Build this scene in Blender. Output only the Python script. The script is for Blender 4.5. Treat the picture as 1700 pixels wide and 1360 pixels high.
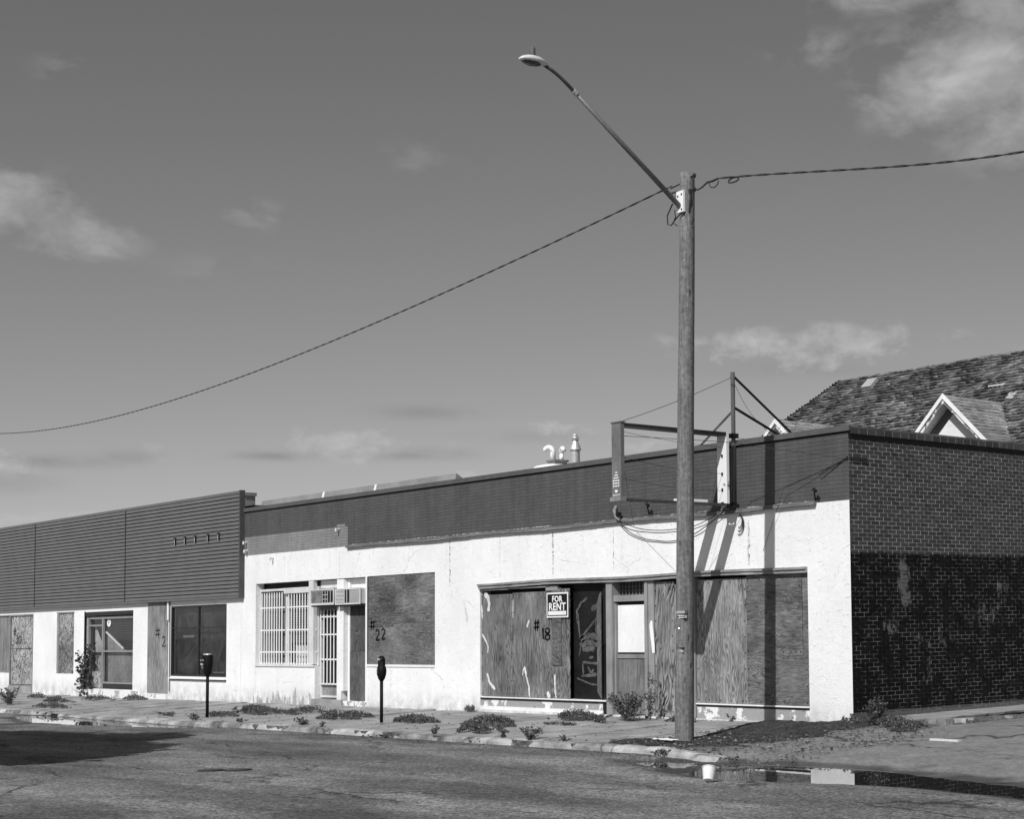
import bpy, math, random
import numpy as np
from mathutils import Vector, Matrix, noise as mnoise

random.seed(7)
rng = np.random.default_rng(7)
scene = bpy.context.scene
for o in list(bpy.data.objects):
    bpy.data.objects.remove(o)
COL = scene.collection

# ------------------------------------------------------------------ camera
cam_data = bpy.data.cameras.new('camera')
cam = bpy.data.objects.new('camera', cam_data)
COL.objects.link(cam)
cam_data.sensor_width = 36.0
cam_data.lens = 56.94
cam_data.shift_x = -0.3235
cam_data.shift_y = 0.0971
cam_data.clip_end = 2000
_R = Matrix(((0.709806, 0.062369, 0.70163), (0.704159, -0.036922, -0.709082), (-0.018319, 0.99737, -0.070125)))
cam.matrix_world = Matrix.Translation((18.655, -18.998, 1.68)) @ _R.to_4x4()
scene.camera = cam

# ------------------------------------------------------------------ light
SUN_DIR = Vector((0.42, -1.0, 0.965)).normalized()          # towards the sun
SUN_EL = math.asin(SUN_DIR.z)
SUN_AZ = math.atan2(SUN_DIR.x, SUN_DIR.y)
scene.view_settings.view_transform = 'Standard'
scene.view_settings.look = 'None'
scene.view_settings.exposure = 0.0
scene.view_settings.gamma = 1.0
scene.view_settings.use_curve_mapping = False
ld = bpy.data.lights.new('sun', 'SUN')
ld.energy = 4.2
ld.angle = math.radians(0.53)
ld.color = (1, 1, 1)
sun = bpy.data.objects.new('sun', ld)
sun.rotation_euler = SUN_DIR.to_track_quat('Z', 'Y').to_euler()
COL.objects.link(sun)

world = bpy.data.worlds.new('World')
scene.world = world
world.use_nodes = True


class G:
    """tiny node-graph helper"""
    def __init__(s, tree):
        s.t = tree; s.n = tree.nodes; s.l = tree.links

    def node(s, typ, props=None, **ins):
        nd = s.n.new(typ)
        for k, v in (props or {}).items():
            setattr(nd, k, v)
        for k, v in ins.items():
            key = int(k[1:]) if k[0] == 'i' and k[1:].isdigit() else k.replace('_', ' ')
            s.put(nd.inputs[key], v)
        return nd

    def put(s, sock, v):
        if hasattr(v, 'is_linked') or isinstance(v, bpy.types.NodeSocket):
            s.l.new(v, sock)
        else:
            if sock.type == 'RGBA' and isinstance(v, (int, float)):
                v = (v, v, v, 1)
            sock.default_value = v

    def m(s, op, a, b=0.0, c=0.0, clamp=False):
        nd = s.n.new('ShaderNodeMath'); nd.operation = op; nd.use_clamp = clamp
        s.put(nd.inputs[0], a); s.put(nd.inputs[1], b)
        if len(nd.inputs) > 2: s.put(nd.inputs[2], c)
        return nd.outputs[0]

    def mix(s, f, a, b):
        nd = s.n.new('ShaderNodeMix'); nd.data_type = 'FLOAT'
        s.put(nd.inputs[0], f); s.put(nd.inputs[2], a); s.put(nd.inputs[3], b)
        return nd.outputs[0]

    def rng(s, v, a, b, c=0.0, d=1.0, smooth=False):
        nd = s.n.new('ShaderNodeMapRange'); nd.clamp = True
        if smooth: nd.interpolation_type = 'SMOOTHSTEP'
        s.put(nd.inputs[0], v)
        for i, x in enumerate((a, b, c, d)): s.put(nd.inputs[i + 1], x)
        return nd.outputs[0]

    def noise(s, vec, scale, detail=2.0, rough=0.5, dist=0.0):
        nd = s.n.new('ShaderNodeTexNoise')
        s.put(nd.inputs['Vector'], vec)
        nd.inputs['Scale'].default_value = scale; nd.inputs['Detail'].default_value = detail
        nd.inputs['Roughness'].default_value = rough; nd.inputs['Distortion'].default_value = dist
        return nd.outputs[0]

    def voro(s, vec, scale, feature='F1', rnd=1.0):
        nd = s.n.new('ShaderNodeTexVoronoi'); nd.feature = feature
        s.put(nd.inputs['Vector'], vec)
        nd.inputs['Scale'].default_value = scale; nd.inputs['Randomness'].default_value = rnd
        return nd

    def vec(s, x, y, z):
        nd = s.n.new('ShaderNodeCombineXYZ')
        s.put(nd.inputs[0], x); s.put(nd.inputs[1], y); s.put(nd.inputs[2], z)
        return nd.outputs[0]

    def pos(s):
        g = s.n.new('ShaderNodeNewGeometry')
        sp = s.n.new('ShaderNodeSeparateXYZ'); s.l.new(g.outputs['Position'], sp.inputs[0])
        return g.outputs['Position'], sp.outputs[0], sp.outputs[1], sp.outputs[2], g

    def grey(s, v):
        nd = s.n.new('ShaderNodeCombineColor')
        for i in range(3): s.put(nd.inputs[i], v)
        return nd.outputs[0]


# ---- sky: Nishita as seen by red-filtered black-and-white film, with clouds
def build_world():
    t = world.node_tree; t.nodes.clear(); g = G(t)
    out = g.node('ShaderNodeOutputWorld'); bg = g.node('ShaderNodeBackground')
    sky = g.node('ShaderNodeTexSky'); sky.sky_type = 'NISHITA'; sky.sun_disc = False
    sky.sun_elevation = SUN_EL; sky.sun_rotation = SUN_AZ
    sky.air_density = 1.0; sky.dust_density = 0.6; sky.ozone_density = 1.0
    sep = g.node('ShaderNodeSeparateColor'); g.l.new(sky.outputs[0], sep.inputs[0])
    base = g.m('ADD', g.m('MULTIPLY', sep.outputs[0], 0.62), g.m('MULTIPLY', sep.outputs[1], 0.30))
    tc = g.node('ShaderNodeTexCoord'); sp = g.node('ShaderNodeSeparateXYZ'); g.l.new(tc.outputs['Generated'], sp.inputs[0])
    az = g.m('MULTIPLY', g.m('ARCTAN2', sp.outputs[0], sp.outputs[1]), 57.2958)
    el = g.m('MULTIPLY', g.m('ARCSINE', sp.outputs[2]), 57.2958)
    v = g.vec(az, g.m('MULTIPLY', el, 1.7), 0.0)
    nw = g.noise(v, 0.16, 2.0, 0.5)
    vw = g.vec(g.m('ADD', az, g.m('MULTIPLY', nw, 3.0)), g.m('ADD', g.m('MULTIPLY', el, 1.7), g.m('MULTIPLY', nw, 1.5)), 3.0)
    fb = g.noise(vw, 0.34, 6.0, 0.56, 0.15)
    fine = g.noise(vw, 0.8, 6.0, 0.6, 0.2)
    low = g.rng(el, 12.0, 9.0)
    # (az, el, az radius, el radius, gain)
    blobs = [(-39.4, 18.8, 3.4, 1.8, 1.0), (-37.2, 17.4, 2.6, 1.6, .95), (-41.0, 22.3, 4.8, 1.0, .85), (-37.0, 21.3, 3.4, 1.6, .85), (-45.4, 19.9, 1.9, .7, .30), (-38.9, 17.2, 2.6, .9, .5),
             (-72.6, 13.5, 2.2, 1.0, .72), (-70.8, 12.7, 2.2, .8, .48), (-65.2, 13.8, 1.4, .55, .35), (-70.6, 17.9, 1.4, .8, .22), (-59.5, 15.9, 1.6, .8, .18),
             (-65.6, 12.0, 3.0, .8, .15),
             (-48.6, 10.05, 1.9, .38, .85), (-44.6, 9.95, 2.3, .5, .90), (-46.2, 9.35, 3.6, .5, .55), (-41.0, 10.0, 2.2, .5, .30), (-37.0, 9.6, 3.0, .6, .2),
             (-61.4, 6.35, 2.1, .50, .85), (-57.8, 5.2, 1.7, .22, .95), (-54.6, 7.0, 1.3, .28, .6), (-51.5, 6.4, 2.2, .4, .35),
             (-71.6, 3.75, 2.6, .28, .95), (-67.4, 4.2, 1.8, .22, .5), (-72.5, 5.5, 1.2, .5, .5), (-69.5, 6.1, 2.2, .25, .30), (-59.2, 7.0, 1.8, .3, .22),
             (-30.0, 14.0, 4.0, 1.6, .7), (-20.0, 20.0, 6.0, 2.0, .6), (-85.0, 9.0, 5.0, 1.0, .7), (-95.0, 17.0, 7.0, 2.0, .6),
             (60.0, 15.0, 12.0, 3.0, .7), (150.0, 12.0, 14.0, 2.0, .6), (-140.0, 18.0, 12.0, 3.0, .7), (110.0, 30.0, 9.0, 3.0, .5)]
    tot = None
    for (a, e, ra, re, gain) in blobs:
        da = g.m('DIVIDE', g.m('SUBTRACT', az, a), ra); de = g.m('DIVIDE', g.m('SUBTRACT', el, e), re)
        d2 = g.m('ADD', g.m('MULTIPLY', da, da), g.m('MULTIPLY', de, de))
        b = g.m('MULTIPLY', g.m('EXPONENT', g.m('MULTIPLY', d2, -0.8)), gain)
        tot = b if tot is None else g.m('MAXIMUM', tot, b)
    nz = g.mix(low, g.m('ADD', g.m('MULTIPLY', g.m('SUBTRACT', fb, 0.5), 1.25), g.m('MULTIPLY', g.m('SUBTRACT', fine, 0.5), .45)), g.m('MULTIPLY', g.m('SUBTRACT', fine, 0.5), 1.9))
    dens = g.rng(g.m('ADD', g.m('MULTIPLY', tot, 0.62), nz), g.mix(low, .10, .22), g.mix(low, .80, .62))
    dens = g.m('MULTIPLY', dens, g.rng(tot, 0.03, 0.30, smooth=True))
    dens = g.m('MULTIPLY', dens, g.mix(fine, 0.72, 1.15))
    # grey undersides of the low clouds
    under = None
    for (a, e, ra, re, gain) in [(-60.8, 5.95, 2.4, .16, .9), (-64.0, 5.9, 1.2, .13, .8), (-58.7, 6.05, 1.6, .2, .5), (-59.3, 7.45, 1.4, .22, .55), (-71.2, 5.6, 2.6, .2, .75), (-68.4, 5.75, 1.3, .2, .6), (-72.4, 4.9, 1.3, .3, .7),
                                 (-45.5, 9.0, 4.0, .25, .30), (-55.5, 6.6, 2.5, .2, .35), (-71.8, 3.2, 3.5, .18, .5), (-39.0, 20.6, 3.0, .6, .25)]:
        da = g.m('DIVIDE', g.m('SUBTRACT', az, a), ra); de = g.m('DIVIDE', g.m('SUBTRACT', el, e), re)
        d2 = g.m('ADD', g.m('MULTIPLY', da, da), g.m('MULTIPLY', de, de))
        b = g.m('MULTIPLY', g.m('EXPONENT', g.m('MULTIPLY', d2, -0.8)), gain)
        under = b if under is None else g.m('MAXIMUM', under, b)
    under = g.m('MULTIPLY', under, g.rng(fb, 0.38, 0.62))
    cl = g.mix(dens, base, 5.6)
    cl = g.mix(g.m('MULTIPLY', under, 0.55), cl, 1.9)
    cr = g.node('ShaderNodeCombineColor')
    for i in range(3): g.l.new(cl, cr.inputs[i])
    g.l.new(cr.outputs[0], bg.inputs[0]); bg.inputs[1].default_value = 0.085
    g.l.new(bg.outputs[0], out.inputs[0])
build_world()


# ------------------------------------------------------------------ materials
MATS = {}
def mat(name, fn, **kw):
    if name in MATS: return MATS[name]
    m = bpy.data.materials.new(name); m.use_nodes = True
    t = m.node_tree; t.nodes.clear(); g = G(t)
    out = g.node('ShaderNodeOutputMaterial')
    sh = fn(g, **kw)
    g.l.new(sh, out.inputs[0])
    MATS[name] = m
    return m

def pbr(g, col, rough=0.8, metal=0.0, bump=None, bdist=0.01, bstr=1.0, spec=0.3, ior=1.45):
    p = g.node('ShaderNodeBsdfPrincipled')
    if isinstance(col, (int, float)): p.inputs['Base Color'].default_value = (col, col, col, 1)
    else: g.l.new(g.grey(col), p.inputs['Base Color'])
    g.put(p.inputs['Roughness'], rough); p.inputs['Metallic'].default_value = metal
    p.inputs['Specular IOR Level'].default_value = spec; p.inputs['IOR'].default_value = ior
    if bump is not None:
        b = g.node('ShaderNodeBump'); b.inputs['Strength'].default_value = bstr; b.inputs['Distance'].default_value = bdist
        g.l.new(bump, b.inputs['Height']); g.l.new(b.outputs[0], p.inputs['Normal'])
    return p.outputs[0]

def f_plain(g, col=.3, rough=.7, metal=0.0, var=.18, scale=14.0, spec=.3):
    P, x, y, z, _ = g.pos()
    n = g.noise(P, scale, 4.0, .6); n2 = g.noise(P, scale * .12, 2.0)
    c = g.m('MULTIPLY', g.m('MULTIPLY', col, g.rng(n, .25, .75, 1 - var, 1 + var)), g.rng(n2, .3, .7, 1 - var, 1 + var))
    return pbr(g, c, rough, metal, bump=n, bdist=.002, spec=spec)

def f_stucco(g, base=.80, marks=(), chips=True):
    P, x, y, z, _ = g.pos()
    n = g.noise(P, 7.0, 6.0, .6); fn = g.noise(P, 38.0, 4.0, .6)
    sl = g.vec(g.m('MULTIPLY', x, 6.0), y, g.m('ADD', g.m('MULTIPLY', z, 17.0), g.m('MULTIPLY', x, -5.0)))
    dash = g.noise(sl, 1.0, 3.0, .65, .4)
    dl = g.rng(dash, .60, .74)
    bump = g.m('ADD', g.m('MULTIPLY', n, .5), g.m('ADD', g.m('MULTIPLY', fn, .25), g.m('MULTIPLY', dl, .35)))
    big = g.noise(P, .8, 3.0, .5)
    c = g.m('MULTIPLY', base, g.rng(big, .3, .7, .93, 1.03))
    c = g.m('MULTIPLY', c, g.rng(g.noise(g.vec(g.m('MULTIPLY', x, 3.0), y, g.m('MULTIPLY', z, 1.6)), 1.0, 5.0, .65), .35, .75, 1.02, .95))
    # little dark holes and flakes
    vo = g.voro(P, 2.3); spot = g.m('LESS_THAN', vo.outputs['Distance'], g.rng(g.noise(P, 3.1, 1.0), .45, .8, 0.0, .055))
    c = g.mix(spot, c, .08)
    fl = g.m('MULTIPLY', g.rng(g.noise(sl, 1.7, 2.0, .5, .3), .73, .76), g.rng(g.noise(P, 1.3, 2.0), .5, .6))
    c = g.mix(g.m('MULTIPLY', fl, .6), c, .25)
    # worn vertical joints in the upper band
    wob = g.m('MULTIPLY', g.m('SUBTRACT', g.noise(P, 5.0, 3.0), .5), .03)
    jt = None
    for (jx, z0, z1, s) in marks:
        a = g.m('ABSOLUTE', g.m('ADD', g.m('SUBTRACT', x, jx), wob))
        wdt = g.rng(g.noise(P, 2.6, 3.0, .6), .35, .75, .002, .045)
        q = g.m('MULTIPLY', g.m('LESS_THAN', a, wdt), g.m('MULTIPLY', g.m('GREATER_THAN', z, z0), g.m('LESS_THAN', z, z1)))
        q = g.m('MULTIPLY', q, s)
        jt = q if jt is None else g.m('MAXIMUM', jt, q)
    if jt is not None:
        c = g.mix(g.m('MULTIPLY', jt, g.rng(g.noise(P, 14.0, 3.0, .7), .42, .60)), c, .16)
    rain = g.noise(g.vec(g.m('MULTIPLY', x, 14.0), 0, g.m('MULTIPLY', z, .7)), 1.0, 5.0, .7)
    c = g.mix(g.m('MULTIPLY', g.m('MULTIPLY', g.rng(rain, .56, .72), g.rng(z, 2.6, 3.6)), .34), c, .35)
    cd = g.voro(g.vec(g.m('ADD', x, g.m('MULTIPLY', n, .5)), 0, g.m('ADD', z, g.m('MULTIPLY', big, .9))), .55, 'DISTANCE_TO_EDGE')
    hair = g.m('MULTIPLY', g.rng(cd.outputs['Distance'], .007, .002), g.rng(g.noise(P, .9, 3.0), .52, .60))
    c = g.mix(g.m('MULTIPLY', hair, .45), c, .3)
    # dirt thrown up along the foot of the wall
    foot = g.m('MULTIPLY', g.rng(z, .38, -.02), g.rng(g.noise(P, 3.0, 6.0, .7), .38, .75))
    c = g.mix(g.m('MULTIPLY', foot, .9), c, .24)
    if chips:
        reg = g.m('MULTIPLY', g.m('GREATER_THAN', x, -21.6), g.m('LESS_THAN', x, -17.9))
        hole = g.m('MULTIPLY', g.m('MULTIPLY', reg, g.m('LESS_THAN', z, g.rng(g.noise(g.vec(g.m('MULTIPLY', x, 1.0), 0, g.m('MULTIPLY', z, .3)), 2.6, 7.0, .72), .44, .72, -.15, .55))), 1.0)
        c = g.mix(hole, c, g.m('MULTIPLY', .36, g.rng(fn, .3, .7, .8, 1.2)))
        bump = g.m('SUBTRACT', bump, g.m('MULTIPLY', hole, .6))
    bump = g.m('SUBTRACT', bump, g.m('MULTIPLY', spot, 1.0))
    return pbr(g, c, .85, bump=bump, bdist=.024, bstr=.9, spec=.2)

def f_ply(g, base=.16, vertical=True, fv=3.0, fu=.8, k=20.0, seed=0.0, contrast=.65, dark=.3, stain=.35, wear=0.0, dist=.5):
    P, x, y, z, _ = g.pos()
    u, v = (z, x) if vertical else (x, z)
    vec = g.vec(g.m('MULTIPLY', v, fv), seed, g.m('MULTIPLY', u, fu))
    n1 = g.noise(vec, 1.0, 2.2, .5, dist)
    ph = g.m('FRACT', g.m('ADD', g.m('MULTIPLY', n1, k), g.m('MULTIPLY', v, 2.0)))
    line = g.m('MULTIPLY', g.rng(ph, 0.15, .62), g.rng(ph, .95, .75))           # profile of the growth rings
    amp = g.rng(g.noise(g.vec(g.m('MULTIPLY', v, 2.0), seed + 4, g.m('MULTIPLY', u, 1.2)), 1.0, 2.0), .3, .6, .25, 1.0)
    line = g.m('MULTIPLY', g.m('MULTIPLY', line, amp), contrast)
    fine = g.noise(g.vec(g.m('MULTIPLY', v, 42.0), seed, g.m('MULTIPLY', u, 4.0)), 1.0, 5.0, .75)
    big = g.noise(g.vec(g.m('MULTIPLY', v, 1.5), seed + 9, g.m('MULTIPLY', u, 1.0)), 1.0, 4.0, .6)
    c = g.mix(line, base * 1.22, base * dark)
    c = g.m('MULTIPLY', c, g.rng(fine, .32, .68, .5, 1.5))
    c = g.m('MULTIPLY', c, g.rng(big, .32, .68, 1 - stain, 1 + stain))
    if wear > 0:
        w = g.rng(g.noise(g.vec(g.m('MULTIPLY', v, 7.0), seed + 2, g.m('MULTIPLY', u, 2.2)), 1.0, 5.0, .7), .74 - wear, .78 - wear)
        c = g.mix(w, c, .42)
    h = g.m('ADD', g.m('MULTIPLY', line, -.5), g.m('MULTIPLY', fine, .5))
    return pbr(g, c, .85, bump=h, bdist=.004, bstr=.7, spec=.15)

def f_osb(g, base=.27, seed=0.0):
    P, x, y, z, _ = g.pos()
    def layer(sx, sz, sh, s):
        v = g.vec(g.m('ADD', g.m('MULTIPLY', x, sx), g.m('MULTIPLY', z, sh)), seed + s, g.m('SUBTRACT', g.m('MULTIPLY', z, sz), g.m('MULTIPLY', x, sh)))
        vo = g.voro(v, 1.0); sp = g.node('ShaderNodeSeparateColor'); g.l.new(vo.outputs['Color'], sp.inputs[0])
        return sp.outputs[0], vo.outputs['Distance']
    a, da = layer(17, 9, 4, 0); b, db = layer(10, 19, -6, 5); c3, dc = layer(24, 13, 9, 9)
    m1 = g.mix(g.m('GREATER_THAN', c3, .5), a, b)
    c = g.m('MULTIPLY', base, g.rng(m1, 0.0, 1.0, .35, 1.75))
    c = g.m('MULTIPLY', c, g.rng(g.noise(P, 40.0, 3.0, .7), .3, .7, .75, 1.25))
    dk = g.m('LESS_THAN', m1, .12)
    c = g.mix(g.m('MULTIPLY', dk, .8), c, .04)
    c = g.m('MULTIPLY', c, g.rng(g.noise(P, 1.1, 3.0), .35, .65, .75, 1.2))
    return pbr(g, c, .8, bump=m1, bdist=.004, spec=.2)

def f_wood(g, base=.18, vertical=True, var=.35, rough=.85, seed=0.0):
    P, x, y, z, _ = g.pos()
    v = g.vec(g.m('MULTIPLY', x, 30.0 if vertical else 2.0), g.m('MULTIPLY', y, 30.0), g.m('MULTIPLY', z, 2.0 if vertical else 40.0))
    n = g.noise(v, 1.0, 4.0, .65); b = g.noise(P, 1.7, 3.0)
    c = g.m('MULTIPLY', base, g.m('MULTIPLY', g.rng(n, .3, .7, 1 - var, 1 + var), g.rng(b, .3, .7, .8, 1.2)))
    return pbr(g, c, rough, bump=n, bdist=.003, spec=.2)

def f_pole(g):
    P, x, y, z, _ = g.pos()
    v = g.vec(g.m('MULTIPLY', x, 34.0), g.m('MULTIPLY', y, 34.0), g.m('MULTIPLY', z, 1.6))
    n = g.noise(v, 1.0, 5.0, .65)
    crack = g.rng(g.noise(g.vec(g.m('MULTIPLY', x, 26.0), g.m('MULTIPLY', y, 26.0), g.m('MULTIPLY', z, .55)), 1.0, 2.0, .5), .68, .72)
    kn = g.voro(g.vec(g.m('MULTIPLY', x, 6.0), g.m('MULTIPLY', y, 6.0), g.m('MULTIPLY', z, 2.2)), 1.0)
    knot = g.rng(kn.outputs['Distance'], .16, .07)
    mot = g.noise(P, 16.0, 5.0, .7); big = g.noise(g.vec(g.m('MULTIPLY', x, 4.0), g.m('MULTIPLY', y, 4.0), z), 1.2, 3.0)
    c = g.m('MULTIPLY', .165, g.m('MULTIPLY', g.rng(n, .3, .7, .68, 1.32), g.m('MULTIPLY', g.rng(mot, .3, .7, .62, 1.38), g.rng(big, .3, .7, .82, 1.18))))
    c = g.mix(g.m('MULTIPLY', crack, .6), c, .03)
    c = g.mix(g.m('MULTIPLY', knot, .6), c, .04)
    return pbr(g, c, .85, bump=g.m('SUBTRACT', g.m('ADD', n, g.m('MULTIPLY', mot, .5)), g.m('ADD', crack, knot)), bdist=.008, spec=.15)

def f_asphalt(g):
    P, x, y, z, _ = g.pos()
    wet = g.node('ShaderNodeAttribute'); wet.attribute_name = 'wet'
    apr = g.node('ShaderNodeAttribute'); apr.attribute_name = 'apron'
    w = wet.outputs['Fac']; a = apr.outputs['Fac']
    ag = g.voro(P, 40.0); sp = g.node('ShaderNodeSeparateColor'); g.l.new(ag.outputs['Color'], sp.inputs[0])
    fine = g.noise(P, 13.0, 7.0, .8)
    rolled = g.noise(g.vec(g.m('MULTIPLY', x, .55), y, z), 1.3, 6.0, .62, .3)      # stretched along the street
    big = g.noise(g.vec(g.m('MULTIPLY', x, .22), g.m('MULTIPLY', y, .6), 0), 1.0, 4.0, .55)
    gut = g.m('MULTIPLY', g.rng(y, -4.35, -3.8), g.m('LESS_THAN', x, 1.0))
    c = g.m('MULTIPLY', .150, g.rng(sp.outputs[0], 0, 1, .45, 1.65))
    c = g.m('MULTIPLY', c, g.m('MULTIPLY', g.rng(fine, .33, .67, .45, 1.6), g.rng(rolled, .32, .68, .72, 1.24)))
    c = g.m('MULTIPLY', c, g.rng(big, .38, .62, .72, 1.25))
    lane = g.noise(g.vec(g.m('MULTIPLY', x, .06), g.m('MULTIPLY', y, .8), 2.0), 1.0, 3.0, .5, .2)
    c = g.m('MULTIPLY', c, g.rng(lane, .40, .60, .78, 1.2))
    c = g.m('MULTIPLY', c, g.mix(g.m('MULTIPLY', gut, g.rng(g.noise(P, 2.5, 4.0, .7), .3, .6)), 1.0, .5))
    # a paler, dustier apron and side street
    dust = g.m('MULTIPLY', .205, g.m('MULTIPLY', g.rng(fine, .3, .7, .6, 1.4), g.rng(g.noise(P, 1.6, 5.0, .65), .3, .7, .78, 1.2)))
    c = g.mix(a, c, dust)
    # low wandering cracks
    cv = g.vec(g.m('ADD', g.m('MULTIPLY', x, .42), g.m('MULTIPLY', g.noise(P, 1.4, 4.0, .6), 1.1)), g.m('ADD', g.m('MULTIPLY', y, 1.0), g.m('MULTIPLY', g.noise(P, 1.7, 4.0, .6), .8)), 0.0)
    cr = g.voro(cv, .42, 'DISTANCE_TO_EDGE')
    crk = g.m('MULTIPLY', g.rng(cr.outputs['Distance'], .018, .005), g.rng(g.noise(P, .45, 3.0), .44, .56))
    c = g.mix(g.m('MULTIPLY', crk, .8), c, .03)
    # peeled and tarred scabs
    scab = g.rng(g.noise(g.vec(g.m('MULTIPLY', x, .6), g.m('MULTIPLY', y, 1.8), 7.0), 1.6, 7.0, .7, .4), .635, .66)
    c = g.mix(g.m('MULTIPLY', scab, .55), c, .045)
    c = g.m('MULTIPLY', c, g.mix(w, 1.0, .36))
    rough = g.mix(w, .92, .5)
    h = g.m('SUBTRACT', g.m('ADD', g.m('MULTIPLY', sp.outputs[0], .35), fine), g.m('ADD', g.m('MULTIPLY', crk, 1.5), g.m('MULTIPLY', scab, .5)))
    return pbr(g, c, rough, bump=h, bdist=.010, bstr=.9, spec=.25)

def f_concrete(g, base=.26, dirt=.35, scale=1.0):
    P, x, y, z, gg = g.pos()
    fine = g.noise(P, 18.0 * scale, 7.0, .8); mid = g.noise(g.vec(g.m('MULTIPLY', x, .6), y, z), 2.2, 5.0, .6); big = g.noise(P, .6, 3.0)
    pit = g.rng(g.voro(P, 24.0).outputs['Distance'], .14, .06)
    c = g.m('MULTIPLY', base, g.m('MULTIPLY', g.rng(fine, .3, .7, .74, 1.26), g.m('MULTIPLY', g.rng(mid, .3, .7, 1 - dirt, 1 + dirt * .6), g.rng(big, .35, .65, .88, 1.1))))
    crk = g.m('MULTIPLY', g.rng(g.voro(g.vec(g.m('ADD', x, g.m('MULTIPLY', fine, .25)), g.m('ADD', y, g.m('MULTIPLY', mid, .5)), 0.0), .55, 'DISTANCE_TO_EDGE').outputs['Distance'], .012, .004), g.rng(big, .45, .55))
    c = g.mix(g.m('MULTIPLY', crk, .7), c, .06)
    c = g.mix(g.m('MULTIPLY', pit, .35), c, .09)
    return pbr(g, c, .9, bump=g.m('SUBTRACT', fine, g.m('ADD', g.m('MULTIPLY', pit, .4), crk)), bdist=.006, spec=.2)

def f_soil(g, base=.055):
    P, x, y, z, _ = g.pos()
    n = g.noise(P, 14.0, 8.0, .85); b = g.noise(P, 2.0, 3.0)
    v = g.voro(P, 38.0); sp = g.node('ShaderNodeSeparateColor'); g.l.new(v.outputs['Color'], sp.inputs[0])
    c = g.m('MULTIPLY', base, g.m('MULTIPLY', g.rng(n, .33, .67, .25, 2.0), g.m('MULTIPLY', g.rng(b, .3, .7, .75, 1.3), g.rng(sp.outputs[0], 0, 1, .6, 1.5))))
    return pbr(g, c, .95, bump=g.m('ADD', n, g.m('MULTIPLY', sp.outputs[0], .4)), bdist=.02, spec=.1)

def f_brick(g, kind='side'):
    P, x, y, z, gg = g.pos()
    oi = g.node('ShaderNodeObjectInfo')
    rnd = g.m('FRACT', g.m('ADD', g.m('MULTIPLY', oi.outputs['Random'], 7.31), gg.outputs['Random Per Island']))
    fine = g.noise(P, 60.0, 4.0, .7)
    if kind == 'side':
        up = g.m('MULTIPLY', .056, g.rng(rnd, 0, 1, .75, 1.25))
        lo = g.m('MULTIPLY', .007, g.rng(rnd, 0, 1, .7, 1.5))
        edge = g.m('ADD', 2.835, g.m('MULTIPLY', g.m('SUBTRACT', g.noise(g.vec(0, g.m('MULTIPLY', y, 3.0), g.m('MULTIPLY', z, .2)), 3.0, 5.0, .8), .5), .07))
        low = g.m('MULTIPLY', g.m('LESS_THAN', z, edge), g.m('GREATER_THAN', z, g.m('ADD', .21, g.m('MULTIPLY', g.m('SUBTRACT', g.noise(P, 1.2, 1.0), .5), .12))))
        c = g.mix(low, up, lo)
        c = g.mix(g.m('LESS_THAN', z, .2), c, .12)
        # worn-through patches of the black paint
        wear = None
        for (by, bz, ry, rz, s) in WORN:
            d = g.m('ADD', g.m('POWER', g.m('ABSOLUTE', g.m('DIVIDE', g.m('SUBTRACT', y, by), ry)), 2.0), g.m('POWER', g.m('ABSOLUTE', g.m('DIVIDE', g.m('SUBTRACT', z, bz), rz)), 2.0))
            b = g.m('MULTIPLY', g.rng(d, 1.8, .0), s); wear = b if wear is None else g.m('MAXIMUM', wear, b)
        wn = g.noise(g.vec(0, g.m('MULTIPLY', y, 5.0), g.m('MULTIPLY', z, 3.4)), 1.5, 7.0, .75)
        wm = g.m('MULTIPLY', g.rng(g.m('ADD', wear, g.m('MULTIPLY', wn, 1.6)), 1.28, 1.42), g.m('LESS_THAN', z, 2.8))
        c = g.mix(g.m('MULTIPLY', wm, .8), c, g.m('MULTIPLY', .15, g.rng(fine, .3, .7, .7, 1.3)))
        # pale frost under the coping
        fr = g.m('MULTIPLY', g.m('MULTIPLY', g.rng(z, 4.35, 4.8), g.rng(y, 1.3, 2.2)), g.rng(g.noise(P, 4.0, 5.0, .7), .55, .68))
        c = g.mix(g.m('MULTIPLY', fr, .7), c, .16)
        c = g.m('MULTIPLY', c, g.rng(fine, .3, .7, .8, 1.2))
        return pbr(g, c, .8, bump=fine, bdist=.003, spec=.12)
    mortar = g.m('MULTIPLY', .50, g.rng(fine, .3, .7, .8, 1.2))
    gap = g.m('MULTIPLY', g.m('LESS_THAN', z, 2.83), g.rng(g.noise(P, 3.1, 5.0, .75), .53, .46))
    c = g.mix(g.m('LESS_THAN', z, 2.83), mortar, g.mix(gap, .27, .035))
    return pbr(g, c, .9, bump=fine, bdist=.003, spec=.1)

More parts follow.
